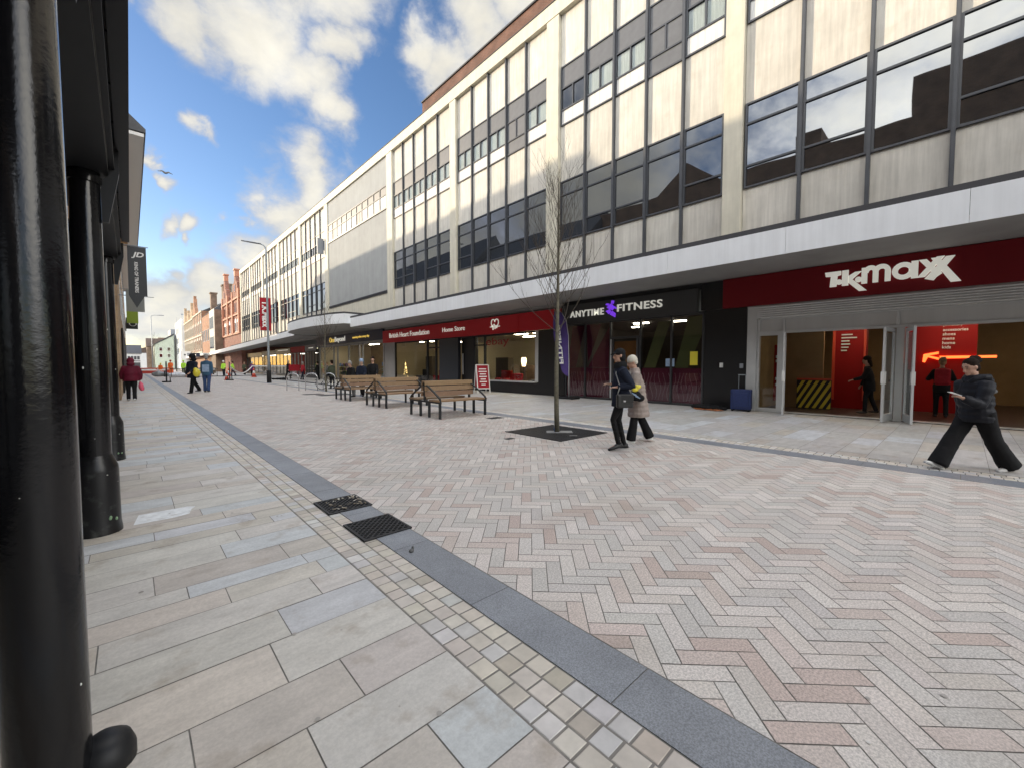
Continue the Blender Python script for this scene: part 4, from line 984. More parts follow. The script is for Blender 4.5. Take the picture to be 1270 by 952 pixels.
for nm,lab,y0,y1,h,m_,tops in (('terracotta_building','ornate terracotta fronted building with a pointed gable and pale banding',125.6,144,14.5,'brick_orange',((139.5,19.6),)),('buff_building','buff stone fronted row with two narrow pointed gables',144.1,170,14.2,'brick_buff',((147.2,18.6),(165.6,18.9),(156.5,17.4)))):
    r = root(nm,lab,'building',(13.2,(y0+y1)/2,0))
    b = MB(); b.box(13.2,24,y0,y1,0,h); b.build('wall',M[m_],r)
    b = MB(); b.prism([(13.3,h+.005),(24,h+.005),(18.6,h+3)],lambda u,v,d:(u,d,v),y0+.1,y1-.1); b.build('roof',M['slate'],r)
    for yc,t in tops:
        b = MB(); b.prism([(yc-3,h+.01),(yc+3,h+.01),(yc+2.2,h+1.5),(yc+1,h+2.2),(yc+.5,t-.8),(yc-.5,t-.8),(yc-1,h+2.2),(yc-2.2,h+1.5)],lambda u,v,d:(d,u,v),13.0,13.7); b.box(13,13.6,yc-.4,yc+.4,t-.8,t); b.build('gable',M[m_],r)
    n=int((y1-y0)/3.2); ys=[y0+(i+.5)*(y1-y0)/n for i in range(n)]
    windows(r,13.2,ys,(5.2,9.2),1.4,2.4,'white',True)
    b = MB()
    for z in (4.3,8.5,h-.3): b.box(13.0,13.2,y0,y1,z,z+.35)
    for y in ys: b.box(13.02,13.2,y-1.5,y-1.3,4.6,h-.3)
    b.build('stone_banding',M['stone'],r)
wt = root('white_tower_building','tall white rendered building with a dark glazed side, at the bend of the street','building',(13,178,0))
b = MB(); b.box(12.6,26,171,196,0,16.2); b.build('wall',M['whitewall'],wt)
b = MB(); b.box(12.54,12.6,172,178,5,15.5); b.build('glazed_strip',M['greywall'],wt)
windows(wt,12.6,(182,186,190),(5,8.5,12),1.6,2,'greywall')
b = MB(); b.tube([(13.2,176,16.2),(13.2,176,18.6)],.05,6).tube([(12.4,185,16.2),(12.4,185,17.6)],.05,6).box(12.9,13.5,175.8,176.2,17.8,18.2); b.build('roof_aerial',M['greywall'],wt)
terrace('grey_slab_building','slim grey slab building standing between the white tower and the pale green house',11.5,13.6,200,214,14.5,'greywall',None,0,1,3,2)
gh = root('pale_green_house','pale green rendered house with a dark pitched roof facing down the street','building',(10,196,0))
b = MB(); b.box(6.6,11.9,192,204,0,8.4); b.prism([(6.6,8.4),(11.9,8.4),(11.9,11.8)],lambda u,v,d:(u,d,v),192,204); b.build('wall',M['greenwall'],gh)
b = MB(); b.add([(6.2,191.7,8.2),(12.0,191.7,12.1),(12.0,204,12.1),(6.2,204,8.2),(6.2,191.7,8.5),(12.0,191.7,12.5),(12.0,204,12.5),(6.2,204,8.5)],[(0,1,2,3)[::-1],(4,5,6,7),(0,1,5,4),(1,2,6,5),(2,3,7,6),(3,0,4,7)]); b.build('roof',M['slate'],gh)
for x in (8.2,10.4):
    for z in (3.9,6.2):
        b = MB(); b.box(x-.45,x+.45,191.94,192,z,z+1.3); fo=b.build('window',M['white'],gh); b=MB(); b.box(x-.37,x+.37,191.93,191.94,z+.08,z+1.22); b.build('pane',M['darkglass'],fo)
bh = root('brown_roofed_house','low brown roofed brick house at the far end of the street','building',(5,205,0))
b = MB(); b.box(4.9,7.4,206,216,0,8.2); b.build('wall',M['brick_brown'],bh)
b = MB(); b.prism([(205.5,8.205),(216.5,8.205),(216.5,8.6),(211,11.4)],lambda u,v,d:(d,u,v),4.7,9.4); b.build('roof',M['roofbrown'],bh)
wp = root('timbered_white_pub','white two storey pub with dark tiled roof at the far street end','building',(1.5,214,0))
b = MB(); b.box(-6,3.2,214,226,0,5.6); b.build('wall',M['whitewall'],wp)
b = MB(); b.prism([(213.5,5.605),(226.5,5.605),(220,9.0)],lambda u,v,d:(d,u,v),-6.3,3.5); b.build('roof',M['slate'],wp)
b = MB()
for x in (-.2,.7,1.6,2.5): b.box(x-.35,x+.35,213.93,214,3.3,4.6)
b.box(-1,3,213.92,214,2.6,2.9).box(-1,3,213.93,214,.3,2.2); b.build('window',M['slate'],wp)
terrace('distant_terrace','faint low row of houses closing the far end of the street',-2,16,248,256,6.6,'whitewall','roofbrown',3,1,1,2)
terrace('distant_brick_block','taller plain brick block behind the pale green house',9,15,226,240,12.5,'brick_brown',None,0,1,3,3)
fw = root('far_white_shop','small white shop with a flat front beneath the white tower','building',(12,170,0))
b = MB(); b.box(10.7,12.9,150,152,0,5.2); b.build('wall',M['whitewall'],fw)
b = MB(); b.box(11.4,11.8,149.95,150,4.0,4.4); b.build('sign_mark',M['slate'],fw)
for i,(x,y,h,m_) in enumerate(((12.4,128,3.4,'black'),(12.2,140,3.6,'greywall'),(12.0,118,3.2,'navy'))):
    r = root('projecting_sign',('small black','pale grey','dark navy')[i]+' projecting shop sign far along the right pavement','sign',(x,y,h)); b = MB(); b.box(x-.9,x+.5,y,y+.15,h,h+.9); b.build('sign_box',M[m_],r); b=MB(); b.box(x+.5,13.3,y+.05,y+.1,h+.4,h+.5); b.build('bracket',M['steel'],r)
fc = root('far_canopy','pale canopy along the ornate fronts beyond the panelled block','canopy',(12,140,0))
b = MB(); b.add([(11.8,113,3.5),(11.8,170,2.9),(13.2,170,2.9),(13.2,113,3.5),(11.8,113,4.0),(11.8,170,3.6),(13.2,170,3.6),(13.2,113,4.0)],[(0,1,2,3)[::-1],(4,5,6,7),(0,1,5,4),(1,2,6,5),(2,3,7,6),(3,0,4,7)]); b.build('canopy_roof',M['whitewall'],fc)

# ------------------------------------------------------------------ street furniture
def slat(mb, x0,x1,y0,y1,z0,z1): mb.box(x0,x1,y0,y1,z0,z1, jitter((.285,.185,.105),.13,.008))
def bench_proto():
    r = root('double_bench','x','bench',(0,0,0),'double timber benches')
    L_=1.72
    for sg in (1,-1):
        b = MB()
        for i in range(4): slat(b,-L_/2,L_/2,sg*(.30+i*.135),sg*(.30+i*.135+.122),.475,.52)
        b.build('seat',M['wood'],r,bevel=.006)
    b = MB()
    for z,dy in ((.60,.115),(.755,.095),(.91,.075)):
        for sg in (1,-1):
            b.obox((0,sg*dy,z+.06),(L_/2,0,0),(0,.018,0),(0,-sg*.008,.066), jitter((.285,.185,.105),.13,.008))
    b.build('backrest',M['wood'],r,bevel=.006)
    b = MB(); b.box(-L_/2,L_/2,-.06,.06,.985,1.02,(.3,.2,.115)); b.build('top_rail',M['wood'],r,bevel=.006)
    for x in (-L_/2+.06, L_/2-.06):
        for y in (-.80,-.24,.24,.80):
            b = MB(); b.box(x-.03,x+.03,y-.03,y+.03,0,.47); b.build('leg',M['steel'],r,bevel=.004)
        b = MB(); b.box(x-.03,x+.03,-.84,.84,.425,.474); b.box(x-.028,x+.028,-.03,.03,.475,.984); b.build('end_frame',M['steel'],r)
        for sg in (1,-1):
            b = MB(); pts=[(x,sg*.83,.45),(x,sg*.80,.56),(x,sg*.52,.72),(x,sg*.16,.90),(x,sg*.03,.93)]
            for p0,p1 in zip(pts[:-1],pts[1:]): b.bar(p0,p1,.03,.05,up=(1,0,0))
            b.build('arm',M['steel'],r)
            bo = MB()
            for z in (.66,.82): bo.ell((x+.06,sg*.125,z),(.012,.01,.012),8,5)
            bo.build('bolt',M['steel'],r)
    return r
bp = bench_proto()
for i,(x,y,a,lab) in enumerate(((7.1,10.6,0,'nearest of the three back to back timber benches, closest to the slim tree'),(7.3,14.3,0,'middle one of the three back to back timber benches'),(7.5,18.0,0,'farthest of the three back to back timber benches, with people standing behind it'))):
    o = bp if i==0 else copy_tree(bp); o.location=(x,y,0); o['label']=lab
def tree(x,y,h,z0,label,seed,rmax,tr=.05,nb=30):
    rnd = random.Random(seed)
    r = root('street_tree',label,'tree',(x,y,0),'young bare street trees')
    t = MB(); pts=[];rad=[]
    for i in range(13):
        k=i/12; pts.append((x+.03*math.sin(k*7+seed),y+.03*math.cos(k*5+seed)-.03,k*h)); rad.append(tr*(1-k)**.8+.006)
    t.tube(pts,rad,9); t.build('trunk',M['bark'],r,True)
    c = MB()
    def branch(p,d,l,rad,lev):
        n=7; P=[Vector(p)]; dd=Vector(d).normalized()
        for i in range(n):
            dd=(dd+Vector((rnd.uniform(-.1,.1),rnd.uniform(-.1,.1),.10 if lev==0 else .07))).normalized(); P.append(P[-1]+dd*l/n)
        c.tube(P,[rad*(1-.8*i/n)+.0012 for i in range(n+1)],5,False)
        if lev<2:
            for i in range(2,n+1):
                for _ in range(1 if lev else 2):
                    if rnd.random()<(.52 if lev==0 else .38):
                        a=rnd.random()*6.28; sd=Vector((math.cos(a),math.sin(a),.35)); 
                        branch(P[i],(dd*1.1+sd*.75),l*rnd.uniform(.28,.5),rad*.42,lev+1)
    for i in range(nb):
        k=z0/h+(1-z0/h)*.93*(i/nb)**1.1; z=k*h; a=i*2.4+rnd.random(); 
        l=rmax*(1.15-.75*(k-z0/h)/(1-z0/h))*rnd.uniform(.75,1.1)
        el=rnd.uniform(.55,.95) + .45*(k-z0/h)/(1-z0/h)
        kk=k*12; i0=min(int(kk),11); q=Vector(pts[i0]).lerp(Vector(pts[i0+1]),kk-i0)
        branch(q,(math.cos(a),math.sin(a),math.tan(min(el,1.35))),l,.0095*(1.2-k),0)
    c.build('crown',M['twig'],r,True)
    return r
t1 = tree(7.0,6.15,5.55,2.15,'bare young tree in a black square grate, in front of the gym sign',4,1.75,.052,34)
b = MB(); b.lathe((7.0,6.13,0),[(.06,.01),(.062,.11)],14); b.build('guard_collar',M['bluestrap'],t1,True)
b = MB(); b.lathe((7.0,6.13,0),[(.058,.11),(.06,.17)],14); b.build('white_band',M['white'],t1,True)
t2 = tree(8.15,24.5,5.2,2.0,'bare young tree standing by the cycle stands, farther down the street',9,1.1,.045,22)
tg = root('tree_grate','black square tree grate with pale centre plate around the nearer young tree','tree grate',(7.0,6.15,0))
b = MB(); b.box(6.2,7.78,5.32,6.98,-.01,.006); b.build('backing',M['blackmatt'],tg)
b = MB()
for i in range(24):
    y=5.33+i*.0685; b.box(6.21,7.77,y,y+.05,.006,.012)
for x in (6.2,6.72,7.24,7.75): b.box(x,x+.03,5.32,6.98,.012,.0145)
b.build('bars',M['grate'],tg)
b = MB(); b.obox((7.0,6.05,.022),(.21,-.193,0),(.10,.10,0),(0,0,.007)); b.build('centre_plate',M['plate'],tg)
b = MB(); b.obox((6.87,5.55,.018),(.06,-.055,0),(.02,.02,0),(0,0,.003)); b.build('maker_plate',M['plate'],tg)
tree(4.3,128,8.5,2.5,'tall bare tree beside the very distant pale lamp column',21,2.6,.11,22)
tree(7.2,112,7.5,2.2,'bare tree in front of the pale green house far down the street',33,2.4,.10,20)
lp = root('street_lamp','tall grey street lamp column with a flat lantern, in front of the panelled block','street lamp',(8.5,39.1,0))
b = MB(); b.lathe((8.5,39.1,0),[(.17,0),(.17,.95),(.16,1.0)],16); b.build('base_sleeve',M['blackmatt'],lp,True)
b = MB(); b.lathe((8.5,39.1,0),[(.12,1.0),(.12,2.2),(.095,2.4),(.075,10.6),(.06,11.1)],14); b.build('post',M['galv'],lp,True)
b = MB(); b.tube([(8.5,39.1,11.0),(8.35,39.2,11.25),(8.1,39.35,11.36)],.045,8); b.build('arm',M['galv'],lp,True)
b = MB(); b.tube([(8.2,39.3,11.35),(7.7,39.6,11.42),(6.95,40.0,11.52)],[(.10,.05),(.17,.05),(.12,.035)],12); b.build('lantern',M['greywall'],lp,True)
lp2 = root('street_lamp','very distant pale street lamp column against the cloud at the end of the street','street lamp',(3.9,127,0))
b = MB(); b.lathe((3.9,127,0),[(.13,0),(.09,5),(.07,12.6)],10); b.build('post',M['galv'],lp2,True)
b = MB(); b.tube([(3.9,127,12.55),(4.4,127,12.8),(5.5,127,12.85)],.06,6); b.build('arm',M['galv'],lp2,True)
b = MB(); b.box(5.3,6.2,126.8,127.2,12.78,12.92); b.build('lantern',M['greywall'],lp2)
def hoop_proto():
    r = root('cycle_stand','x','cycle stand',(0,0,0),'stainless cycle stands')
    b = MB(); P=[(-.34,0,0),(-.34,0,.75)]+[(-.34*math.cos(R(a)),0,.75+.24*math.sin(R(a))) for a in range(15,180,15)]+[(.34,0,.75),(.34,0,0)]
    b.tube(P,.026,10); b.build('hoop',M['stainless'],r,True)
    b = MB(); b.tube([(-.34,0,.33),(.34,0,.33)],.018,8); b.build('rail',M['stainless'],r,True)
    return r
hp_ = hoop_proto()
for i,(x,y,lab) in enumerate(((7.0,26.6,'leftmost of the three stainless hoop cycle stands, nearest the lamp column'),(7.85,26.0,'middle one of the three stainless hoop cycle stands'),(8.75,25.7,'rightmost of the three stainless hoop cycle stands, with a bike leaning on it'))):
    o = hp_ if i==0 else copy_tree(hp_); o.location=(x,y,0); o.rotation_euler=(0,0,R(-38)); o['label']=lab
# bicycle against the last stand
bk_ = root('bicycle','black bicycle leaning on the rightmost cycle stand beside the second tree','bicycle',(0,0,0))
for x in (-.52,.52):
    b = MB(); P=[(x+.33*math.cos(R(a)),0,.34+.33*math.sin(R(a))) for a in range(0,361,20)]; b.tube(P,.018,6,False); wo=b.build('wheel',M['blackmatt'],bk_,True)
    b = MB()
    for a in range(0,180,30): b.bar((x-.32*math.cos(R(a)),0,.34-.32*math.sin(R(a))),(x+.32*math.cos(R(a)),0,.34+.32*math.sin(R(a))),.005)
    b.build('spokes',M['galv'],wo)
b = MB()
for p0,p1 in (((-.52,0,.34),(-.12,0,.36)),((-.12,0,.36),(-.24,0,.86)),((-.24,0,.8),(.34,0,.84)),((-.12,0,.36),(.36,0,.76)),((.34,0,.95),(.52,0,.34)),((-.52,0,.34),(-.24,0,.8))): b.tube([p0,p1],.018,7)
b.build('frame',M['black'],bk_,True)
b = MB(); b.tube([(.26,-.25,1.0),(.34,0,.97),(.26,.25,1.0)],.014,6); b.build('handlebar',M['black'],bk_,True)
b = MB(); b.ell((-.26,0,.9),(.13,.07,.035),10,6); b.build('saddle',M['leather'],bk_,True)
bk_.location=(8.95,26.1,0); bk_.rotation_euler=(R(6),0,R(-42))
# A-board outside the charity shop
ab = root('a_board','red sandwich board with pale frame outside the charity shop door','sign',(14.1,17.75,0))
for sg,nm in ((1,'front'),(-1,'rear')):
    f = MB(); q = MB(); tx = MB()
    c = Vector((14.1,17.75,0)); side = Vector((.94,-.35,0))*.34; nrm = Vector((-.35,-.94,0)).normalized()*sg
    foot = c+nrm*.36; top=c+nrm*.03+Vector((0,0,1.5)); upv=(top-foot)
    for s_ in (-1,1): f.bar(foot+side*s_, top+side*s_, .05,.03,up=nrm)
    f.bar(foot+side*-1+upv,foot+side+upv,.05,.03,up=nrm); f.bar(foot+side*-1+upv*.16,foot+side+upv*.16,.05,.03,up=nrm)
    fo=f.build('frame',M['white'],ab)
    pc=foot+upv*.58; q.obox(pc,side*.93,nrm*.008,upv*.40); q.build('panel',M['c_red'],fo)
    for k,(wd,zz) in enumerate(((.7,.85),(.8,.76),(.6,.67),(.75,.58),(.5,.49),(.7,.40),(.4,.30))):
        tx.obox(foot+upv*zz+nrm*.012,side*.85*wd,nrm*.003,upv*.018)
    tx.build('text_lines',M['letterplain'],fo)
# feather flag
fl = root('feather_flag','tall purple feather flag lettered FITNESS on a black base, left of the gym window','flag',(14.4,12.0,0))
b = MB(); b.box(14.2,14.75,11.55,12.45,.0,.09); b.build('base',M['black'],fl,bevel=.02)
P=[(14.45,11.95,.09),(14.45,11.96,1.6),(14.45,12.0,2.8),(14.47,12.15,3.5),(14.5,12.5,3.92),(14.5,12.8,3.98)]
b = MB(); b.tube(P,[.022,.02,.016,.013,.01,.008],8); b.build('pole',M['alu'],fl,True)
b = MB()
edge=[(11.97,.95),(11.965,1.6),(12.0,2.8),(12.15,3.5),(12.5,3.9),(12.8,3.95)]
far_=[(12.42,1.28),(12.55,1.75),(12.82,2.8),(12.92,3.4),(12.92,3.75),(12.86,3.93)]
vs=[];n=7
for (ye,ze),(yf,zf) in zip(edge,far_):
    for k in range(n):
        t=k/(n-1); vs.append((14.44+.05*math.sin(t*5+ze*2.2),ye+(yf-ye)*t,ze+(zf-ze)*t))
o_=len(vs); vs+=[(x+.006,y,z) for x,y,z in vs]
fs=[]
for i in range(len(edge)-1):
    for k in range(n-1):
        a=i*n+k; fs.append((a,a+1,a+n+1,a+n)); fs.append((o_+a,o_+a+n,o_+a+n+1,o_+a+1))
b.add(vs,fs); b.build('flag_cloth',M['purplefab'],fl,True)
b = MB(); text_mb(b,'FITNESS',lambda u,v,d:(14.37-d,12.33+.24*(u/1.7)-v+.1,1.55+u),w=1.75,h=.24,depth=.01,bold=.025); b.build('lettering',M['letterplain'],fl)
# suitcase by the pier
sc = root('suitcase','blue fabric trolley suitcase standing upright by the silver doorway','suitcase',(0,0,0))
b = MB(); b.box(-.17,.17,-.30,.30,.06,.72); b.build('shell',M['suitblue'],sc,bevel=.04,seg=3)
b = MB(); b.box(-.19,-.168,-.22,.22,.14,.62); b.build('front_pocket',M['suitblue'],sc,bevel=.01)
b = MB()
for s_ in (-.1,.1): b.tube([(.1,s_,.7),(.1,s_,1.18)],.01,6)
b.box(.08,.12,-.12,.12,1.17,1.2); b.build('pull_handle',M['galv'],sc)
for x in (-.12,.12):
    for y in (-.24,.24):
        b = MB(); b.tube([(x-.015,y,.035),(x+.015,y,.035)],.035,10); b.build('wheel',M['blackmatt'],sc,True)
sc.location=(14.85,4.95,0); sc.rotation_euler=(0,0,R(10))
# heap of bedding and cord at the pier foot
hb = MB(); random.seed(12)
for i in range(16): hb.ell((14.6+random.uniform(-.2,.2),5.85+random.uniform(-.45,.45),.05+random.random()*.09),(random.uniform(.08,.2),random.uniform(.1,.22),random.uniform(.04,.09)),10,6)
o=hb.build('belongings_heap',M['c_black'],None,fuse=.02,sm=2); tag(o,'low heap of dark clothes on the ground against the black pier','belongings')
cd = MB(); P=[(14.25+.1*math.sin(i*1.9)+random.uniform(-.05,.05),5.35+i*.02+.1*math.cos(i*2.3),.02+.012*(i%3)) for i in range(46)]; cd.tube(P,.013,6)
tag(cd.build('tangled_rope',mat('orange_cord',(.45,.16,.06),rough=.6),None,True),'tangled orange cord in front of the dark heap by the pier','cord')
# works area: posts, rails, chain, cones
def post(x,y,lab,base=True):
    r = root('barrier_post',lab,'barrier post',(x,y,0),'posts of the works barrier')
    b = MB(); b.tube([(x,y,.08),(x,y,1.75)],.05,8); b.build('pole',M['steel'],r,True)
    b = MB(); b.box(x-.3,x+.3,y-.22,y+.22,0,.11); b.build('foot',M['blackmatt'],r,bevel=.03)
post(2.25,45.5,'left hand dark barrier post beside the granite band'); post(7.0,47.5,'middle dark barrier post in the roadway'); post(10.8,49.0,'right hand dark barrier post near the lamp column')
def rail(a,b_,lab,m='steel',z=.42,s=.06):
    q = MB(); q.bar((*a,z),(*b_,z),s); 
    for t in (.02,.98): p=Vector((*a,0)).lerp(Vector((*b_,0)),t); q.bar((p.x,p.y,0),(p.x,p.y,z),s)
    tag(q.build('barrier_rail',M[m]),lab,'barrier rail')
rail((2.4,45.5),(6.9,47.4),'low dark barrier rail left of the middle post'); rail((7.1,47.5),(10.7,49),'low dark barrier rail right of the middle post')
rail((3.4,62),(8.2,64),'upper dark rail of the works barrier behind the pair of men','steel',1.0)
q = MB(); P=[(7.0+3.6*i/12,47.5+9*i/12,1.35-.75*math.sin(math.pi*i/12)) for i in range(13)]; q.tube(P,.06,6); tag(q.build('barrier_chain',M['white'],None,True),'white plastic chain sagging from the middle barrier post','chain')
q = MB(); q.bar((10.6,56.5,1.32),(14.5,54,1.32),.05,.09); tag(q.build('barrier_tape',M['white']),'straight white barrier tape stretched towards the shops','tape')
def cone(x,y,lab,s=1.):
    r = root('traffic_cone',lab,'traffic cone',(x,y,0),'traffic cones at the works')
    b = MB(); b.lathe((x,y,0),[(.2*s,.04),(.13*s,.38*s)],14).box(x-.25*s,x+.25*s,y-.25*s,y+.25*s,0,.04); b.build('body',M['coneorange'],r,True)
    b = MB(); b.lathe((x,y,0),[(.13*s,.38*s),(.08*s,.66*s)],14); b.build('sleeve',M['white'],r,True)
    b = MB(); b.lathe((x,y,0),[(.08*s,.66*s),(.04*s,.95*s)],14); b.build('tip',M['coneorange'],r,True)
cone(10.9,57.5,'traffic cone at the end of the white chain, near the plum coated person',1.15); cone(9.35,64,'traffic cone at the feet of the two lime jacketed workers',1.1); cone(6.9,48.4,'traffic cone just behind the middle barrier post',.9)
def barrier(x,y,w,m_,lab,a=0):
    r = root('works_barrier',lab,'works barrier',(0,0,0),'plastic works barriers')
    b = MB(); b.box(-w/2,w/2,-.03,.03,.2,1.0); b.build('panel',M[m_],r,bevel=.02)
    b = MB(); b.box(-w/2+.1,w/2-.1,-.04,.04,.72,.85); b.build('reflective_strip',M['white'],r)
    for s_ in (-1,1): b = MB(); b.box(s_*w/2*.8-.05,s_*w/2*.8+.05,-.3,.3,0,.2); b.build('foot',M['blackmatt'],r)
    r.location=(x,y,0); r.rotation_euler=(0,0,R(a))
barrier(1.2,78,3.2,'redplastic','long red works barrier at the left of the works',4); barrier(3.9,82,2.0,'coneorange','orange works barrier behind the white sheeting',-6); barrier(7.9,76,3.2,'int_brown','brown works barrier behind the dark coated man',3)
sh_ = MB()
for i in range(9): sh_.ell((3.3+i*.33,69.5+random.uniform(-.3,.3),.16),(.5,.5,random.uniform(.14,.3)),10,6)
tag(sh_.build('sheeted_heap',M['sheet'],None,fuse=.08,sm=3),'heap under white sheeting on the ground beside the works','heap')
gm = MB(); 
for i in range(9): gm.ell((2.3+random.random()*1.4,68+random.random(),.3),(.45,.4,random.uniform(.2,.45)),8,5)
tag(gm.build('rubble_heap',M['galv'],None,fuse=.1,sm=2),'grey heap of rubble left of the white sheeting','heap')
bt = root('long_bench','dark low bench far off on the left beyond the barrier post','bench',(2.2,66,0))
b = MB(); b.box(.9,3.2,65.7,66.3,.75,.85); b.build('seat',M['wood'],bt); 
for x in (1.0,3.1): b = MB(); b.box(x-.06,x+.06,65.75,66.25,0,.75); b.build('leg',M['steel'],bt)
cb = MB()
for i in range(10): cb.ell((10.2+i*.13,45.3+random.uniform(-.1,.1),.12),(.17,.14,random.uniform(.07,.16)),8,5)
tag(cb.build('dark_bundle',M['c_black'],None,fuse=.05,sm=2),'low dark bundle of barrier feet lying right of the lamp column','bundle')
q = MB(); P=[(10.9,45,.03),(11.0,41,.03),(10.9,36,.03),(10.6,31,.03),(10.4,27.5,.03)]; q.tube(P,.045,6); tag(q.build('ground_cable',M['blackmatt'],None,True),'dark cable run lying along the pavement behind the cycle stands','cable')
rs = root('red_sign_frame','small red sign board on thin legs beside the red coated shopper','sign',(12.2,46.5,0))
b = MB(); b.box(11.9,12.9,46.4,46.5,.85,1.5); b.build('board',M['c_red'],rs)
for x in (12.0,12.8): b = MB(); b.box(x-.03,x+.03,46.42,46.48,0,.85); b.build('leg',M['steel'],rs)
# banner on the facade
tb = root('hanging_banner','red vertical shop banner with white lettering on the panelled block facade','banner',(13.6,64.5,8))
b = MB(); b.box(13.1,14.45,64.47,64.53,6.1,10.5); b.build('banner_cloth',M['c_red'],tb)
b = MB(); b.bar((13.0,64.5,10.55),(14.7,64.5,10.55),.05).bar((13.0,64.5,6.05),(14.7,64.5,6.05),.05); b.build('bracket',M['galv'],tb)
b = MB(); text_mb(b,'T.K.Maxx',lambda u,v,d:(13.35+v,64.46-d,10.1-u),w=3.6,h=.8,depth=.02,bold=.04); b.build('lettering',M['letterplain'],tb)
GS=.6
gu = root('seagull','dark seagull gliding high above the street on the left','bird',(2.21,38,14.75))
b = MB(); b.ell((2.21,38,14.75),(.11,.06,.05),10,6); b.build('body',M['c_grey'],gu,True)
for s_ in (-1,1):
    b = MB(); b.tube([(2.21+s_*.03,38,14.765),(2.21+s_*.18,38.02,14.86),(2.21+s_*.40,38.06,14.80)],[(.012,.07),(.01,.05),(.005,.015)],8); b.build('wing',M['c_grey'],gu,True)

# ------------------------------------------------------------------ people
def person(label, loc, heading, h=1.70, lean=4, legs=((18,10),(-16,14)), arms=((10,20,8),(-10,20,8)), coat=('c_black',.30,1.0,0.0), trousers=('c_black',.085,.07,.062), shoes='shoe_black',
           head=('hair','hairdark'), pitch=0, near=False, group=None, bulk=1.0, feetp=(0,0), collar=None):
    s = h/1.75
    r = root('person', label, 'person', (0,0,0), group)
    vb, vc = (.0085,.012) if near else (.022,.026)
    L1, L2 = .44*s, .43*s
    hips = []
    low = 1e9; J = []
    for sg,(t,k),fp in zip((1,-1),legs,feetp):
        hp = Vector((0,sg*.095*s,0)); t_, k_ = R(t), R(t-k)
        kn = hp+Vector((math.sin(t_),sg*.004,-math.cos(t_)))*L1
        an = kn+Vector((math.sin(k_),0,-math.cos(k_)))*L2
        fd = Vector((math.cos(R(fp)),sg*.10,math.sin(R(fp)))).normalized()
        heel = an+Vector((-fd.x*.05,0,-.075-fd.z*.05))*s; toe = an+fd*.19*s+Vector((0,0,-.075))*s
        low = min(low, heel.z, toe.z); J.append((hp,kn,an,fd,sg))
    pz = -low+.004
    up = Vector((0,0,pz))
    J = [(a+up,b+up,c+up,d,sg) for a,b,c,d,sg in J]
    pel = up.copy()
    ax = Vector((math.sin(R(lean)),0,math.cos(R(lean)))); fwd = Vector((ax.z,0,-ax.x))
    T = lambda a: pel+ax*a*s
    neck = T(.52); hp_ = R(pitch+lean*.5)
    hax = Vector((math.sin(hp_),0,math.cos(hp_))); hf = Vector((hax.z,0,-hax.x)); hm = Matrix((hf,Vector((0,1,0)),hax)).transposed()
    hc = neck+ax*.06*s+hax*.135*s
    HD = lambda f,l,u: hc+hm@Vector((f,l,u))*s
    # arms
    AJ = []
    for sg,(sh,el,ab) in zip((1,-1),arms):
        S0 = T(.435)+Vector((0,sg*.155*s*bulk,0)); a = R(sh); b_ = R(ab)
        d1 = Vector((math.sin(a)*math.cos(b_),sg*math.sin(b_),-math.cos(a)*math.cos(b_)))
        E_ = S0+d1*.29*s; a2 = R(sh+el); d2 = Vector((math.sin(a2)*math.cos(b_*.2),-sg*.16*math.sin(R(min(el,90))),-math.cos(a2))).normalized()
        W_ = E_+d2*.25*s; AJ.append((S0,E_,W_,d2,sg))
    # one continuous body
    b = MB()
    b.tube([T(-.06),T(.05),T(.18),T(.32),T(.44),T(.5),neck+ax*.0,neck+ax*.05*s,neck+ax*.12*s],[(.13*s,.09*s),(.155*s,.11*s),(.13*s,.1*s),(.16*s,.11*s),(.17*s,.1*s),(.1*s,.075*s),(.062*s,.06*s),(.054*s,.056*s),(.052*s,.054*s)],14,flat=(0,1,0))
    for hp,kn,an,fd,sg in J:
        b.tube([hp,hp.lerp(kn,.5),kn,kn.lerp(an,.35),an],[min(.082,trousers[1]*.95)*s,min(.07,trousers[1]*.9)*s,min(.052,trousers[2]*.85)*s,min(.054,trousers[2]*.8)*s,min(.036,trousers[3]*.75)*s],10)
        b.tube([an-fd*.05*s+Vector((0,0,-.045*s)),an+fd*.06*s+Vector((0,0,-.045*s)),an+fd*.18*s+Vector((0,0,-.06*s))],[.034*s,.038*s,.024*s],8)
    for S0,E_,W_,d2,sg in AJ:
        b.tube([S0,S0.lerp(E_,.5),E_,E_.lerp(W_,.4),W_],[.055*s,.046*s,.038*s,.038*s,.026*s],9)
        # hand: palm, four curled fingers, thumb from the side
        pm = W_+d2*.05*s; side = Vector((0,1,0)); cur = d2.cross(side).normalized()*-1
        cur = Vector((0,0,-1)) if abs(d2.z)<.5 else Vector((0,-sg,0)); across = d2.cross(cur).normalized()
        b.tube([W_,W_+d2*.035*s,W_+d2*.085*s],[(.024*s,.02*s),(.038*s,.017*s),(.038*s,.014*s)],10,flat=tuple(across))
        if near:
            for k,ln in enumerate((.07,.078,.072,.058)):
                base = W_+d2*.078*s+across*(k-1.5)*.0195*s
                p1 = base+d2*ln*.45*s; p2 = p1+(d2*.7+cur*.7)*ln*.35*s; p3 = p2+(d2*.15+cur)*ln*.3*s
                b.tube([base-d2*.02*s,base,p1,p2,p3],[.0085*s,.0088*s,.0085*s,.008*s,.0065*s],7)
            th = W_+d2*.03*s-across*.034*s; b.tube([th+across*.012*s,th-across*.012*s+d2*.02*s,th-across*.02*s+d2*.045*s+cur*.012*s],[.012*s,.0105*s,.0085*s],7)
        else: b.ell(W_+d2*.11*s+cur*.02*s,(.03*s,.03*s,.035*s),8,6)
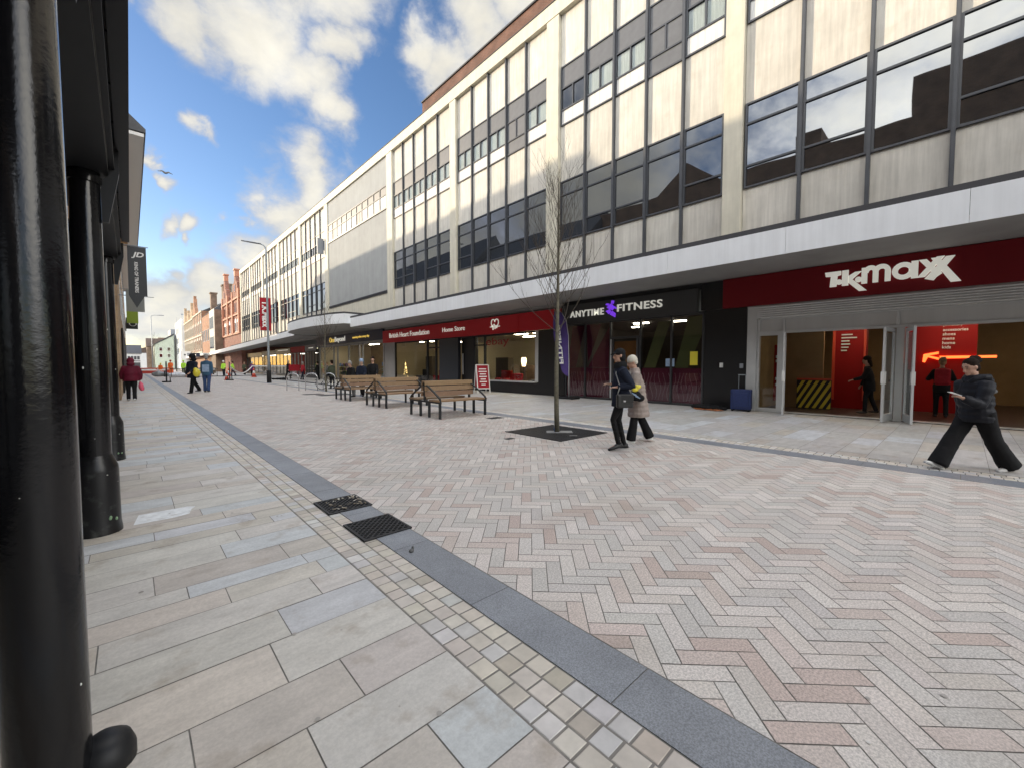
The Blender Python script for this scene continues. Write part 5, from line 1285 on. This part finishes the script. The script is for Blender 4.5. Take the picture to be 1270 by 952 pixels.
    # head with face
    b.ell(HD(-.006,0,.02),(.094*s,.075*s,.105*s),16,12,rot=hm); b.ell(HD(.022,0,-.05),(.066*s,.058*s,.07*s),14,9,rot=hm)
    b.tube([HD(.082,0,.03),HD(.098,0,.0),HD(.112,0,-.028),HD(.09,0,-.036)],[.008*s,.012*s,.016*s,.012*s],8)
    b.ell(HD(.075,0,-.088),(.024*s,.03*s,.02*s),8,6,rot=hm); b.ell(HD(.087,0,-.06),(.012*s,.024*s,.010*s),8,6,rot=hm)
    b.ell(HD(.078,0,.038),(.016*s,.05*s,.012*s),8,6,rot=hm)
    for sg in (1,-1): b.ell(HD(-.005,sg*.077,-.005),(.02*s,.010*s,.032*s),8,6,rot=hm)
    body = b.build('body',M['skin'],r,fuse=vb,sm=2 if near else 1)
    if near:
        for sg in (1,-1):
            e = MB(); e.ell(HD(.083,sg*.031,.018),(.006*s,.012*s,.006*s),8,6,rot=hm); e.build('eye',M['shoe_black'],r,True)
            e = MB(); e.tube([HD(.086,sg*.014,.043),HD(.086,sg*.03,.047),HD(.074,sg*.05,.042)],.0045*s,6); e.build('eyebrow',M['hairdark'],r,True)
        e = MB(); e.tube([HD(.092,-.02,-.058),HD(.1,0,-.058),HD(.092,.02,-.058)],.004*s,6); e.build('mouth',mat('lips',(.3,.1,.09)),r,True)
    # trousers
    tm, r0, r1, r2 = trousers; b = MB()
    b.tube([T(.12),T(.02),pel+Vector((0,0,-.08*s))],[(.15*s*bulk,.12*s),(.17*s*bulk,.135*s),(.14*s,.11*s)],14,flat=(0,1,0))
    for hp,kn,an,fd,sg in J:
        b.tube([hp+Vector((0,0,.03*s)),hp.lerp(kn,.3),hp.lerp(kn,.7),kn,kn.lerp(an,.4),kn.lerp(an,.75),an+(an-kn).normalized()*.03*s],[(r0+.025)*s,(r0+.015)*s,r0*s,r1*1.04*s,(r1+(r2-r1)*.3)*s,(r1+(r2-r1)*.8)*s,r2*s],14)
        if near:
            for q in (.15,.5,.8): b.tube([kn.lerp(an,q)+Vector((-.02,-.05,.02))*s,kn.lerp(an,q+.05)+Vector((.03,.05,0))*s],r1*.75*s,8)
    b.build('trousers',M[tm],r,fuse=vc,sm=2,fold=(.022 if r1 > .06 else .012) if near else 0)
    for hp,kn,an,fd,sg in J:
        b = MB(); up_ = Vector((-fd.z,0,fd.x)) if abs(fd.z)>.01 else Vector((0,0,1))
        q = an+Vector((0,0,-.04*s))
        b.tube([q-fd*.075*s,q-fd*.06*s,q,q+fd*.08*s-up_*.01*s,q+fd*.16*s-up_*.018*s,q+fd*.205*s-up_*.022*s],[(.02*s,.02*s),(.036*s,.04*s),(.042*s,.052*s),(.046*s,.036*s),(.042*s,.026*s),(.02*s,.016*s)],12,flat=(0,1,0))
        b.build('shoe',M[shoes],r,fuse=.008 if near else .016,sm=1)
        if near:
            b = MB(); b.tube([q-fd*.08*s-up_*.030*s,q-fd*.03*s-up_*.032*s,q+fd*.1*s-up_*.034*s,q+fd*.2*s-up_*.034*s],[(.03*s,.012*s),(.042*s,.013*s),(.046*s,.012*s),(.026*s,.010*s)],12,flat=(0,1,0)); b.build('sole',M['white'] if 'white' in shoes else M['blackmatt'],r,True)
    # coat
    cm, ln, pf, fl_ = coat; b = MB()
    n = max(6,int((ln+.52)/.045)); pts=[]; rad=[]
    hem = -ln
    for i in range(n*2+1):
        t = i/(n*2); a = hem+(.535-hem)*t
        p = T(a) if a > 0 else pel+ax*a*.4*s+Vector((0,0,a*.6*s))
        if a < .0: rs,rf = .185+fl_*(-a), .155+fl_*(-a)
        elif a < .2: rs,rf = .185-.015*math.sin(a/.2*math.pi), .155-.01*math.sin(a/.2*math.pi)
        elif a < .30: rs,rf = .185, .15-.022*(a-.2)/.1
        else: k=(a-.30)/.235; e_=math.sqrt(max(0,1-k**2.0)); rs,rf = .08+.10*e_, .075+.053*max(0,1-k)**.8
        m = 1+ (.016*pf*(1 if (i//2)%2 else -1) if pf>1 and near else 0)
        w_ = bulk*(1+.10*(pf-1))
        pts.append(p); rad.append((rs*s*m*w_, rf*s*m*w_))
    b.tube(pts,rad,18,flat=(0,1,0))
    for S0,E_,W_,d2,sg in AJ:
        P=[S0+Vector((0,-sg*.05*s,.0)),S0,S0.lerp(E_,.25),S0.lerp(E_,.5),S0.lerp(E_,.75),E_,E_.lerp(W_,.25),E_.lerp(W_,.5),E_.lerp(W_,.75),E_.lerp(W_,.97)]
        k=bulk*(1+.12*(pf-1)); Rr=[.075,.082,.078,.074,.07,.066,.062,.058,.054,.046]
        b.tube(P,[q_*s*k*(1+(.025*pf*(-1)**i if pf>1 and near else 0)) for i,q_ in enumerate(Rr)],12)
    if collar: b.tube([neck+ax*-.03*s,neck+ax*.03*s,neck+ax*.07*s],[(.115*s,.115*s),(.098*s,.1*s),(.085*s,.09*s)],14,flat=(0,1,0))
    b.build('coat',M[cm],r,fuse=vc if not near else .0095,sm=1,fold=.022 if near else 0)
    kind, hm_ = head[0], M[head[1]]
    s0_ = s; s = s*(1 if near else 1.10)
    HD0 = HD; HD = (lambda f,l,u: hc+hm@Vector((f,l,u))*s)
    b = MB()
    if kind in ('hair','bun','long'):
        b.ell(HD(-.023,0,.048),(.099*s,.084*s,.092*s),16,10,rot=hm); b.ell(HD(-.042,0,.0),(.066*s,.083*s,.08*s),14,8,rot=hm)
        b.ell(HD(-.05,0,-.03),(.06*s,.078*s,.07*s),12,8,rot=hm)
        if kind=='bun': b.ell(HD(-.115,0,.075),(.062*s,.066*s,.062*s),12,8,rot=hm); b.ell(HD(-.135,.03,.05),(.03*s,.03*s,.03*s),8,6); b.ell(HD(-.10,-.02,.12),(.03*s,.035*s,.025*s),8,6)
        if kind=='long': b.tube([HD(-.06,0,.03),HD(-.075,0,-.08),HD(-.09,0,-.2)],[(.075*s,.05*s),(.08*s,.045*s),(.05*s,.025*s)],12,flat=(0,1,0))
        b.build('hair',hm_,r,fuse=.011 if near else .014,sm=1)
    elif kind=='beanie':
        b.ell(HD(-.014,0,.055),(.108*s,.09*s,.10*s),16,10,rot=hm); b.tube([HD(-.012,0,.02),HD(-.012,0,.055)],[(.093*s,.112*s),(.092*s,.11*s)],18,flat=(0,1,0)); b.ell(HD(-.055,0,-.01),(.06*s,.082*s,.06*s),12,8,rot=hm); b.build('beanie',hm_,r,fuse=.011 if near else .02,sm=1)
    elif kind=='cap':
        b.ell(HD(-.012,0,.05),(.104*s,.088*s,.085*s),16,10,rot=hm); b.tube([HD(.05,0,.055),HD(.10,0,.05),HD(.155,0,.036)],[(.075*s,.012*s),(.072*s,.010*s),(.045*s,.008*s)],14,flat=(0,1,0)); b.build('cap',hm_,r,fuse=.010 if near else .02,sm=1)
        b = MB(); b.ell(HD(-.035,0,-.03),(.078*s,.088*s,.10*s),14,9,rot=hm); b.build('hair',M['c_black'],r,fuse=.011 if near else .02,sm=1)
        b = MB(); b.tube([neck+ax*-.02*s,neck+ax*.04*s,neck+ax*.09*s+fwd*.02*s],[(.12*s,.125*s),(.112*s,.12*s),(.085*s,.095*s)],14,flat=(0,1,0)); b.build('scarf',M['c_black'],r,fuse=.012 if near else .02,sm=2)
    elif kind=='hood':
        b.ell(HD(-.03,0,.02),(.125*s,.12*s,.135*s),16,10,rot=hm); b.ell(HD(-.05,0,-.11),(.12*s,.13*s,.09*s),12,8); b.build('hood',hm_,r,fuse=.012 if near else .024,sm=2)
    elif kind=='hardhat':
        b.ell(HD(0,0,.06),(.125*s,.105*s,.09*s),14,8,rot=hm); b.tube([HD(0,0,.035),HD(0,0,.05)],[(.115*s,.15*s),(.112*s,.145*s)],16,flat=(0,1,0)); b.build('hard_hat',hm_,r,fuse=.02,sm=1)
    s = s0_; HD = HD0
    r.location = loc; r.rotation_euler = (0,0,R(heading))
    mw = Matrix.Translation(loc) @ Matrix.Rotation(R(heading),4,'Z')
    return r, mw, dict(J=J,AJ=AJ,T=T,pel=pel,neck=neck,HD=HD,s=s)
HL = 137.4        # walking to the left of the picture

# woman in the black cap
p1, m1, i1 = person('person in black cap, dark navy jacket and black leggings, walking left beside the slim tree',(6.46,4.13,0),HL+4,1.76,3,((24,38),(2,16)),((-30,116,8),(-26,122,10)),('c_navy',.17,1.0,.1),('c_black',.068,.05,.043),'shoe_black',('cap','c_black'),6,True,feetp=(-14,-2),collar=True)
# woman in the long taupe coat
p2, m2, i2 = person('person in cream knitted hat, long taupe quilted coat and flared black trousers, walking left',(7.3,4.3,0),HL-2,1.66,8,((12,4),(-12,12)),((16,30,8),(8,18,10)),('c_cream',.40,1.5,.12),('c_black',.082,.072,.098),'shoe_white',('beanie','c_beanie'),14,True,bulk=1.04,collar=True)
# striding woman with the phone
p3, m3, i3 = person('person with brown bun, black puffer jacket and wide trousers, striding left with a phone',(8.9,-.14,0),HL+1,1.67,7,((-24,12),(31,2)),((20,92,4),(-16,22,10)),('c_puffer',.10,1.6,.05),('c_black',.10,.100,.120),'shoe_white',('bun','hairdark'),20,True,bulk=1.08,feetp=(-6,22),collar=True)
b = MB(); q = i3; nk=q['neck']; s3=q['s']
b.ell(nk+Vector((-.10,0,-.015)),(.115,.15,.085),14,9); b.ell(nk+Vector((-.13,0,-.06)),(.10,.13,.09),12,8)
for sg in (1,-1): b.tube([nk+Vector((-.10,sg*.11,.03)),nk+Vector((-.02,sg*.105,.035)),nk+Vector((.06,sg*.06,.0)),nk+Vector((.09,sg*.02,-.04))],[.05,.045,.04,.03],10)
ho = b.build('jacket_hood',M['c_puffer'],None,fuse=.01,sm=2); ho.parent = p3
b = MB(); b.tube([q['AJ'][0][1]+Vector((0,.07,.13)),q['AJ'][0][1]+Vector((.0,.078,.13))],.001,8) if False else b.ell(q['T'](.36)+Vector((-.02,.232,.0)),(.04,.008,.03),10,6); em=b.build('sleeve_badge',M['c_grey'],None,True); em.parent=p3
W = m3 @ q['AJ'][0][2]; dW = (m3.to_3x3() @ q['AJ'][0][3])
ph = MB(); c0 = W+dW*.11+Vector((0,0,.018)); sd = Vector((dW.y,-dW.x,0)).normalized(); u2 = sd.cross(dW).normalized()
if u2.z < 0: u2 = -u2
ph.obox(c0,dW*.07,sd*.034,u2*.0045); o=ph.build('phone',M['white'],None,bevel=.003); tag(o,'pale phone held in front of the striding person','phone')
# handbag and strap of the woman in the cap
hbr = root('handbag','black leather handbag on a long strap at the hip of the capped person','handbag',(0,0,0))
b = MB(); c0 = i1['pel']+Vector((.03,.25,-.06)); b.obox(c0,(.15,.02,0),(0,.05,0),(0,0,.12)); b.build('bag_body',M['leather'],hbr,bevel=.03,seg=3)
b = MB(); b.obox(c0+Vector((0,.055,.04)),(.14,0,0),(0,.006,0),(0,0,.07)); b.build('flap',M['leather'],hbr,bevel=.005)
b = MB(); b.obox(c0+Vector((0.02,.064,.0)),(.02,0,0),(0,.004,0),(0,0,.014)); b.build('clasp',M['stainless'],hbr)
b = MB(); S0=i1['T'](.50)
b.tube([c0+Vector((.13,0,.1)),i1['T'](.18)+Vector((.09,.205,0)),i1['T'](.40)+Vector((.12,.10,0)),S0+Vector((.03,-.09,.02)),],.009,6); b.tube([c0+Vector((-.12,0,.1)),i1['T'](.2)+Vector((-.05,.2,0)),i1['T'](.42)+Vector((-.14,.1,0)),S0+Vector((-.06,-.09,.02))],.009,6); b.build('strap',M['plate'],hbr,True)
hbr.location=p1.location; hbr.rotation_euler=p1.rotation_euler
yb = root('carrier_bag','crumpled yellow carrier bag and striped dark pouch beside the taupe coat','bag',(0,0,0))
c0 = i2['pel']+Vector((.10,.30,.10)); b = MB(); b.ell(c0+Vector((.02,0,-.06)),(.11,.075,.10),12,8); b.ell(c0+Vector((-.06,.0,-.10)),(.09,.07,.07),12,8); b.build('dark_pouch',M['c_black'],yb,fuse=.012,sm=1)
b = MB(); random.seed(5)
for i in range(7): b.ell(c0+Vector((random.uniform(-.07,.05),random.uniform(-.03,.05),.03+random.random()*.09)),(random.uniform(.03,.06),.03,random.uniform(.03,.06)),8,6)
b.build('yellow_top',M['yellow'],yb,fuse=.01,sm=1)
b = MB()
for k in range(3): b.obox(c0+Vector((.07-.035*k,.072,-.02-.03*k)),(.045,0,.02),(0,.008,0),(0,0,.010))
b.build('pale_stripes',M['c_lightblue'],yb,bevel=.003)
yb.location=p2.location; yb.rotation_euler=p2.rotation_euler
# person at the edge of the frame with the blue bag
p4,m4,i4 = person('person in black behind the striding phone user, at the right edge',(12.1,-1.05,0),HL,1.66,5,((10,8),(-14,10)),((20,40,10),(-10,20,16)),('c_black',.2,1.2,0),('c_black',.085,.07,.065),'shoe_white',('hair','hairdark'),6,False)
sb = root('shopping_bag','pale blue shopping bag hanging at the right edge of the photo','bag',(0,0,0))
b = MB(); b.obox((0,0,.42),(.24,.03,0),(-.01,.09,0),(0,0,.15)); b.build('bag_body',M['c_lightblue'],sb,bevel=.02)
b = MB(); b.tube([(-.12,0,.56),(-.08,0,.7),(.08,0,.7),(.12,0,.56)],.01,6); b.build('handle',M['c_lightblue'],sb,True)
sb.location=(11.55,-1.0,.05); sb.rotation_euler=(0,0,R(-48))
# left pavement and roadway
p5,m5,i5 = person('person in a wide maroon padded coat, seen from behind on the left pavement',(.02,23.6,0),90,1.72,4,((10,2),(-10,10)),((14,18,18),(-12,14,20)),('c_maroon',.12,1.9,.12),('c_black',.098,.075,.07),'shoe_white',('hood','c_maroon'),10,False,bulk=1.28)
W = m5 @ i5['AJ'][1][2]
b = MB(); b.ell((W.x+.02,W.y,W.z-.25),(.09,.12,.16),10,8).ell((W.x+.05,W.y+.02,W.z-.36),(.08,.1,.1),10,8).tube([(W.x,W.y,W.z-.05),(W.x+.02,W.y,W.z-.2)],[.02,.07],8); tag(b.build('plastic_bag',M['pink'],None,fuse=.02,sm=2),'bright pink plastic bag in the right hand of the maroon coated person','bag')
p6,m6,i6 = person('person in a dark hooded coat mid road, carrying a yellow bag',(2.45,27.6,0),215,2.02,3,((16,6),(-18,14)),((22,30,14),(6,12,10)),('c_navy',.24,1.5,.1),('c_black',.10,.08,.075),'shoe_black',('hood','c_black'),4,False,bulk=1.16)
W = m6 @ i6['AJ'][0][2]
b = MB(); b.ell((W.x+.25,W.y-.2,W.z-.02),(.17,.15,.22),10,8).ell((W.x+.2,W.y-.2,W.z+.14),(.1,.1,.12),8,6); tag(b.build('yellow_bag',M['yellow'],None,fuse=.03,sm=2),'yellow bag carried by the dark coated person in the middle of the road','bag')
p7,m7,i7 = person('person in blue jacket and jeans beside the dark hooded one mid road',(3.1,28.2,0),70,2.02,2,((6,4),(-10,8)),((8,16,8),(-10,16,10)),('c_blue',.18,1.1,.0),('c_denim',.085,.07,.07),'shoe_black',('hair','hairgrey'),0,False,bulk=1.02)
b = MB(); b.obox(i7['T'](.22)+Vector((-.185,0,-.05)),(.012,0,0),(0,.16,0),(0,0,.2)); o=b.build('back_panel',M['c_lightblue'],None,bevel=.01); o.parent=p7
# shoppers and workers farther off
far = [
 ('person in black, head down, leftmost of three behind the farthest bench',(7.75,19.5),200,1.66,('c_black',.3,1.1,.05),('c_grey',.085,.07,.065),('hair','hairgrey'),16),
 ('person in a navy jacket and blue knitted hat, middle of three behind the farthest bench',(8.25,19.7),230,1.74,('c_navy',.15,1.1,0),('c_black',.085,.07,.065),('beanie','c_lightblue'),4),
 ('person in black with dark hair, rightmost of three behind the farthest bench',(8.8,19.7),240,1.86,('c_black',.3,1.2,.05),('c_black',.085,.07,.065),('hair','hairdark'),2),
 ('person in an olive jacket behind the second tree by the bicycle',(9.4,27.0),120,1.74,('c_green',.2,1.1,0),('c_black',.085,.065,.06),('hair','hairdark'),4),
 ('person in a red jacket seen from behind by the small red sign',(12.6,44.4),20,1.75,('c_red',.15,1.2,0),('c_navy',.085,.07,.065),('hair','hairgrey'),4),
 ('tall person in a long black coat left of the red jacketed shopper',(12.9,50.6),300,1.92,('c_black',.4,1.1,.05),('c_black',.085,.07,.065),('hair','hairgrey'),3),
 ('person in black just right of the red jacketed shopper',(13.6,43.0),140,1.75,('c_black',.3,1.1,0),('c_black',.085,.07,.065),('hair','hairdark'),3),
 ('person in pale grey, pushing along near the discount shop door',(13.6,40.2),160,1.7,('c_grey',.2,1.1,0),('c_black',.085,.07,.065),('hair','hairfair'),5),
 ('person in a plum coat and white hat under the far canopy',(11.4,61.0),250,1.8,('c_purple',.2,1.4,0),('c_black',.085,.07,.065),('beanie','c_white'),2),
 ('person in black under the far canopy, right of the plum coat',(13.2,60.5),200,1.8,('c_black',.3,1.3,0),('c_black',.085,.07,.065),('hair','hairdark'),2),
 ('person in black under the far canopy, left of the plum coat',(12.4,66.5),250,1.85,('c_black',.3,1.4,0),('c_black',.085,.07,.065),('hair','hairdark'),2),
 ('person in brown under the canopy, between the lime workers and those in black',(12.2,70.5),250,1.8,('c_green',.2,1.3,0),('c_black',.085,.07,.065),('hair','hairfair'),2),
 ('worker in lime jacket and white helmet, left of the pair by the cones',(9.15,66.4),230,1.95,('c_hivis',.15,1.3,0),('c_navy',.09,.075,.07),('hardhat','white'),4),
 ('worker in lime high visibility jacket, right one of the pair by the cones',(10.1,66.0),160,1.9,('c_hivis',.15,1.3,0),('c_navy',.09,.075,.07),('hair','hairdark'),4),
 ('worker in lime high visibility jacket standing alone behind the barriers',(5.9,79.0),260,2.1,('c_hivis',.15,1.4,0),('c_green',.09,.075,.07),('hardhat','c_hivis'),4),
 ('worker in orange overalls and red helmet behind the white sheeting',(4.45,79.5),250,2.1,('c_orange',.15,1.3,0),('c_orange',.09,.08,.075),('hardhat','c_red'),3),
 ('worker in orange and yellow bending over the red barrier',(3.3,80.5),280,1.7,('c_orange',.15,1.6,0),('c_orange',.09,.08,.075),('hardhat','yellow'),20),
]
for k,(lab,(x,y),hd,h,ct,tr_,hdk,pt) in enumerate(far):
    st = ((12,6),(-12,12)) if k%3 else ((4,2),(-4,4))
    person(lab,(x,y,0),hd,h,16 if pt>15 else 4,st,((14+6*(k%3),28+12*(k%2),10),(6,20,10)),ct,tr_,'shoe_black',hdk,pt,False,bulk=1.05)
# inside the red store
person('person in dark clothes standing in the doorway of the red store, carrying a bag',(16.9,1.98,0.03),100,1.72,6,((10,8),(-8,10)),((24,50,10),(6,20,10)),('c_black',.25,1.1,0),('c_black',.08,.065,.06),'shoe_black',('long','hairdark'),6,False)
person('person with fair hair in black inside the red store, wearing a red backpack',(17.2,.42,0.03),10,1.66,2,((6,4),(-6,6)),((20,70,25),(20,70,25)),('c_black',.2,1.1,0),('c_black',.08,.065,.06),'shoe_black',('bun','hairfair'),2,False)
person('person in dark clothes at the display stand inside the red store',(17.6,1.25,0.03),30,1.62,4,((6,4),(-6,6)),((30,40,10),(10,20,10)),('c_navy',.25,1.1,0),('c_black',.08,.065,.06),'shoe_black',('long','hairdark'),8,False)
rbp = root('backpack','red backpack worn by the fair haired person inside the red store','backpack',(16.98,.40,1.2))
b = MB(); b.box(16.86,17.03,.24,.56,.95,1.42); b.build('bag_body',M['c_red'],rbp,bevel=.06,seg=3)
b = MB(); b.box(16.83,16.86,.29,.51,1.0,1.18); b.build('front_pocket',M['c_red'],rbp,bevel=.012)

# ------------------------------------------------------------------ sky, sun, camera
SUN_EL, PHI = 11.2, 56.0
sdir = Vector((-math.cos(R(PHI))*math.cos(R(SUN_EL)), math.sin(R(PHI))*math.cos(R(SUN_EL)), math.sin(R(SUN_EL))))
wd = D.worlds.new('World'); S.world = wd; wd.use_nodes = True
nt = wd.node_tree; nt.nodes.clear(); L = nt.links
out = _n(nt,'ShaderNodeOutputWorld'); bg = _n(nt,'ShaderNodeBackground'); L.new(bg.outputs[0],out.inputs[0])
SKY_STRENGTH = .14; SKY_VAL = .64; HID_FILL_GAIN = 5.2; CLOUD_LO, CLOUD_HI = (1.6,1.7,1.92), (2.75,2.62,2.28)
bg.inputs['Strength'].default_value = SKY_STRENGTH
sky = _n(nt,'ShaderNodeTexSky'); sky.sky_type='NISHITA'; sky.sun_disc=False; sky.sun_elevation=R(SUN_EL); sky.sun_rotation=math.atan2(sdir.x,sdir.y); sky.altitude=50; sky.air_density=1.0; sky.dust_density=.3; sky.ozone_density=1.4
tc = _n(nt,'ShaderNodeTexCoord'); dirv = tc.outputs['Generated']
BL = [((0.185,0.81,0.56),.105),((0.099,0.831,0.547),.062),((0.280,0.829,0.485),.06),((0.249,0.819,0.518),.075),((0.288,0.768,0.572),.05),((0.238,0.922,0.305),.08),((0.198,0.934,0.298),.05),((0.288,0.885,0.365),.07),((0.153,0.946,0.285),.026),((0.040,0.993,0.112),.056),((0.119,0.985,0.127),.063),((0.062,0.995,0.078),.075),((0.043,0.967,0.250),.029),((0.084,0.964,0.252),.024),((0.093,0.970,0.226),.017),((0.052,0.986,0.156),.03),((0.087,0.915,0.393),.025),((0.044,0.938,0.344),.019),((0.058,0.948,0.314),.017),((0.492,0.612,0.619),.08),((0.452,0.684,0.573),.066),((0.407,0.695,0.593),.046),((0.538,0.534,0.652),.075),((0.10,0.78,0.61),.09),((0.221,0.713,0.665),.12),((0.015,0.836,0.549),.022),((-0.118,0.989,0.089),.09),((0.208,0.961,0.183),.07),
      ((-.75,.55,.36),.24),((-.55,.80,.24),.17),
      # unseen bright cloud banks, added to light the shaded street and facade
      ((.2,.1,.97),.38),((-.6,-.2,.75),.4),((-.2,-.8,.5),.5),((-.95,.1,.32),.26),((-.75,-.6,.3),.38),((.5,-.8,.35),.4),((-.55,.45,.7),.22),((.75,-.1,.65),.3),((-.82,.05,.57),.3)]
def nz(scale,detail,rough,stretch=(1,1,1),out='Fac',dist=.3,loc=(0,0,0)):
    mp = _n(nt,'ShaderNodeMapping'); mp.inputs['Scale'].default_value=stretch; mp.inputs['Location'].default_value=loc; L.new(tc.outputs['Generated'],mp.inputs['Vector'])
    t = _n(nt,'ShaderNodeTexNoise'); t.inputs['Scale'].default_value=scale; t.inputs['Detail'].default_value=detail; t.inputs['Roughness'].default_value=rough; t.inputs['Distortion'].default_value=dist
    L.new(mp.outputs[0],t.inputs['Vector']); return t.outputs[out]
def mth(op,a,b_=None,c=None,clamp=False):
    m = _n(nt,'ShaderNodeMath',operation=op,use_clamp=clamp)
    for i,x in enumerate((a,b_,c)):
        if x is None: continue
        if isinstance(x,(int,float)): m.inputs[i].default_value=x
        else: L.new(x,m.inputs[i])
    return m.outputs[0]
def vmul(v,k,add=None):
    m = _n(nt,'ShaderNodeVectorMath',operation='MULTIPLY_ADD'); L.new(v,m.inputs[0]); m.inputs[1].default_value=(k,k,k)
    if add is None: m.inputs[2].default_value=(-k/2,-k/2,-k/2)
    else: L.new(add,m.inputs[2])
    return m.outputs[0]
# the cloud outlines are broken up by two octaves of warping
w1 = vmul(nz(6,3,.5,out='Color'),.16); w2 = vmul(nz(22,4,.6,out='Color',loc=(3,1,2)),.055)
wa = _n(nt,'ShaderNodeVectorMath',operation='ADD'); L.new(dirv,wa.inputs[0]); L.new(w1,wa.inputs[1])
wb = _n(nt,'ShaderNodeVectorMath',operation='ADD'); L.new(wa.outputs[0],wb.inputs[0]); L.new(w2,wb.inputs[1]); wdir = wb.outputs[0]
def blobs(bl):
    prev = None
    for c, r_ in bl:
        dn = _n(nt,'ShaderNodeVectorMath',operation='DISTANCE'); L.new(wdir,dn.inputs[0]); dn.inputs[1].default_value = Vector(c).normalized()
        mr = _n(nt,'ShaderNodeMapRange',interpolation_type='SMOOTHSTEP'); mr.inputs['From Min'].default_value=r_*1.75; mr.inputs['From Max'].default_value=0
        L.new(dn.outputs['Value'],mr.inputs['Value'])
        prev = mr.outputs[0] if prev is None else mth('MAXIMUM',prev,mr.outputs[0])
    return prev
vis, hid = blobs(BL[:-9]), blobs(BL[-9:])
n1 = nz(13,10,.62,(1,1,1.5)); n2 = nz(7,6,.55,(1,1,1.4),loc=(5,2,1)); n3 = nz(40,6,.65,(1,1,1.5))
den = mth('ADD', mth('MAXIMUM',vis,hid), mth('ADD',mth('MULTIPLY',mth('SUBTRACT',n1,.5),.95),mth('MULTIPLY',mth('SUBTRACT',n3,.5),.28)))
cov = _n(nt,'ShaderNodeMapRange',interpolation_type='SMOOTHSTEP'); cov.inputs['From Min'].default_value=.16; cov.inputs['From Max'].default_value=.80; L.new(den,cov.inputs['Value'])
core = _n(nt,'ShaderNodeMapRange',interpolation_type='SMOOTHSTEP'); core.inputs['From Min'].default_value=.35; core.inputs['From Max'].default_value=1.15; L.new(den,core.inputs['Value'])
ccol = _n(nt,'ShaderNodeMix',data_type='RGBA'); L.new(core.outputs[0],ccol.inputs['Factor'])
ccol.inputs['A'].default_value=(*CLOUD_LO,1); ccol.inputs['B'].default_value=(*CLOUD_HI,1)
gain = mth('MULTIPLY', mth('ADD',.70,mth('MULTIPLY',n2,.60)), mth('ADD',1.0,mth('MULTIPLY',hid,HID_FILL_GAIN)))  # the added unseen clouds get extra gain as fill light
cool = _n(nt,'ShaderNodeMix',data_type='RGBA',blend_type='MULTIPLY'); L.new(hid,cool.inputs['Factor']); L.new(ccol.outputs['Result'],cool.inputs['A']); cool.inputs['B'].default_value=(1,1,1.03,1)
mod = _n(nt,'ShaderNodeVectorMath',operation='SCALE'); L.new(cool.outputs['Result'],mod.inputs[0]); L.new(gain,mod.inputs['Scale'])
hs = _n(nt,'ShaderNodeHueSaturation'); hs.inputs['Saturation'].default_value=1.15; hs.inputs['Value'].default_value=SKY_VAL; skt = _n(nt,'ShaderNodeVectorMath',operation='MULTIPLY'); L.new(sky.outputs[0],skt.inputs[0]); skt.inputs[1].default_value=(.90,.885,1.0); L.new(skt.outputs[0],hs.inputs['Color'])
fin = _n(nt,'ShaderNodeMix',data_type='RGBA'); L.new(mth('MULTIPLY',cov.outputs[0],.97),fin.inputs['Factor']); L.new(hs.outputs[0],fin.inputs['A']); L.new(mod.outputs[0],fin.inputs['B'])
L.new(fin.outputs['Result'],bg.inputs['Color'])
sun = D.lights.new('sun','SUN'); sun.energy=2.0; sun.angle=R(.6); sun.color=(1,.83,.60)
so = D.objects.new('sun',sun); COL.objects.link(so); so.rotation_euler=(-sdir).to_track_quat('-Z','Y').to_euler(); so.location=(-40,30,30)

cam = D.cameras.new('camera'); co = D.objects.new('camera',cam); COL.objects.link(co); S.camera = co
F=515.; yaw,pit,rol = R(42.6),R(-2.6),R(.09)
f_ = Vector((math.sin(yaw)*math.cos(pit),math.cos(yaw)*math.cos(pit),math.sin(pit))); r0=Vector((math.cos(yaw),-math.sin(yaw),0)); u0=r0.cross(f_)
rr = r0*math.cos(rol)+u0*math.sin(rol); uu = -r0*math.sin(rol)+u0*math.cos(rol)
mw = Matrix((rr,uu,-f_)).transposed().to_4x4(); mw.translation=(0,0,1.5); co.matrix_world=mw
cam.sensor_width=36; cam.lens=36*F/1270; cam.clip_start=.05; cam.clip_end=3000
S.view_settings.view_transform='Standard'; S.view_settings.look='None'; S.view_settings.exposure=1.32; S.view_settings.gamma=1; S.view_settings.use_curve_mapping=False
S.cycles.use_denoising=True; S.cycles.max_bounces=8; S.cycles.transparent_max_bounces=12; S.cycles.caustics_reflective=False; S.cycles.caustics_refractive=False; S.cycles.sample_clamp_indirect=6
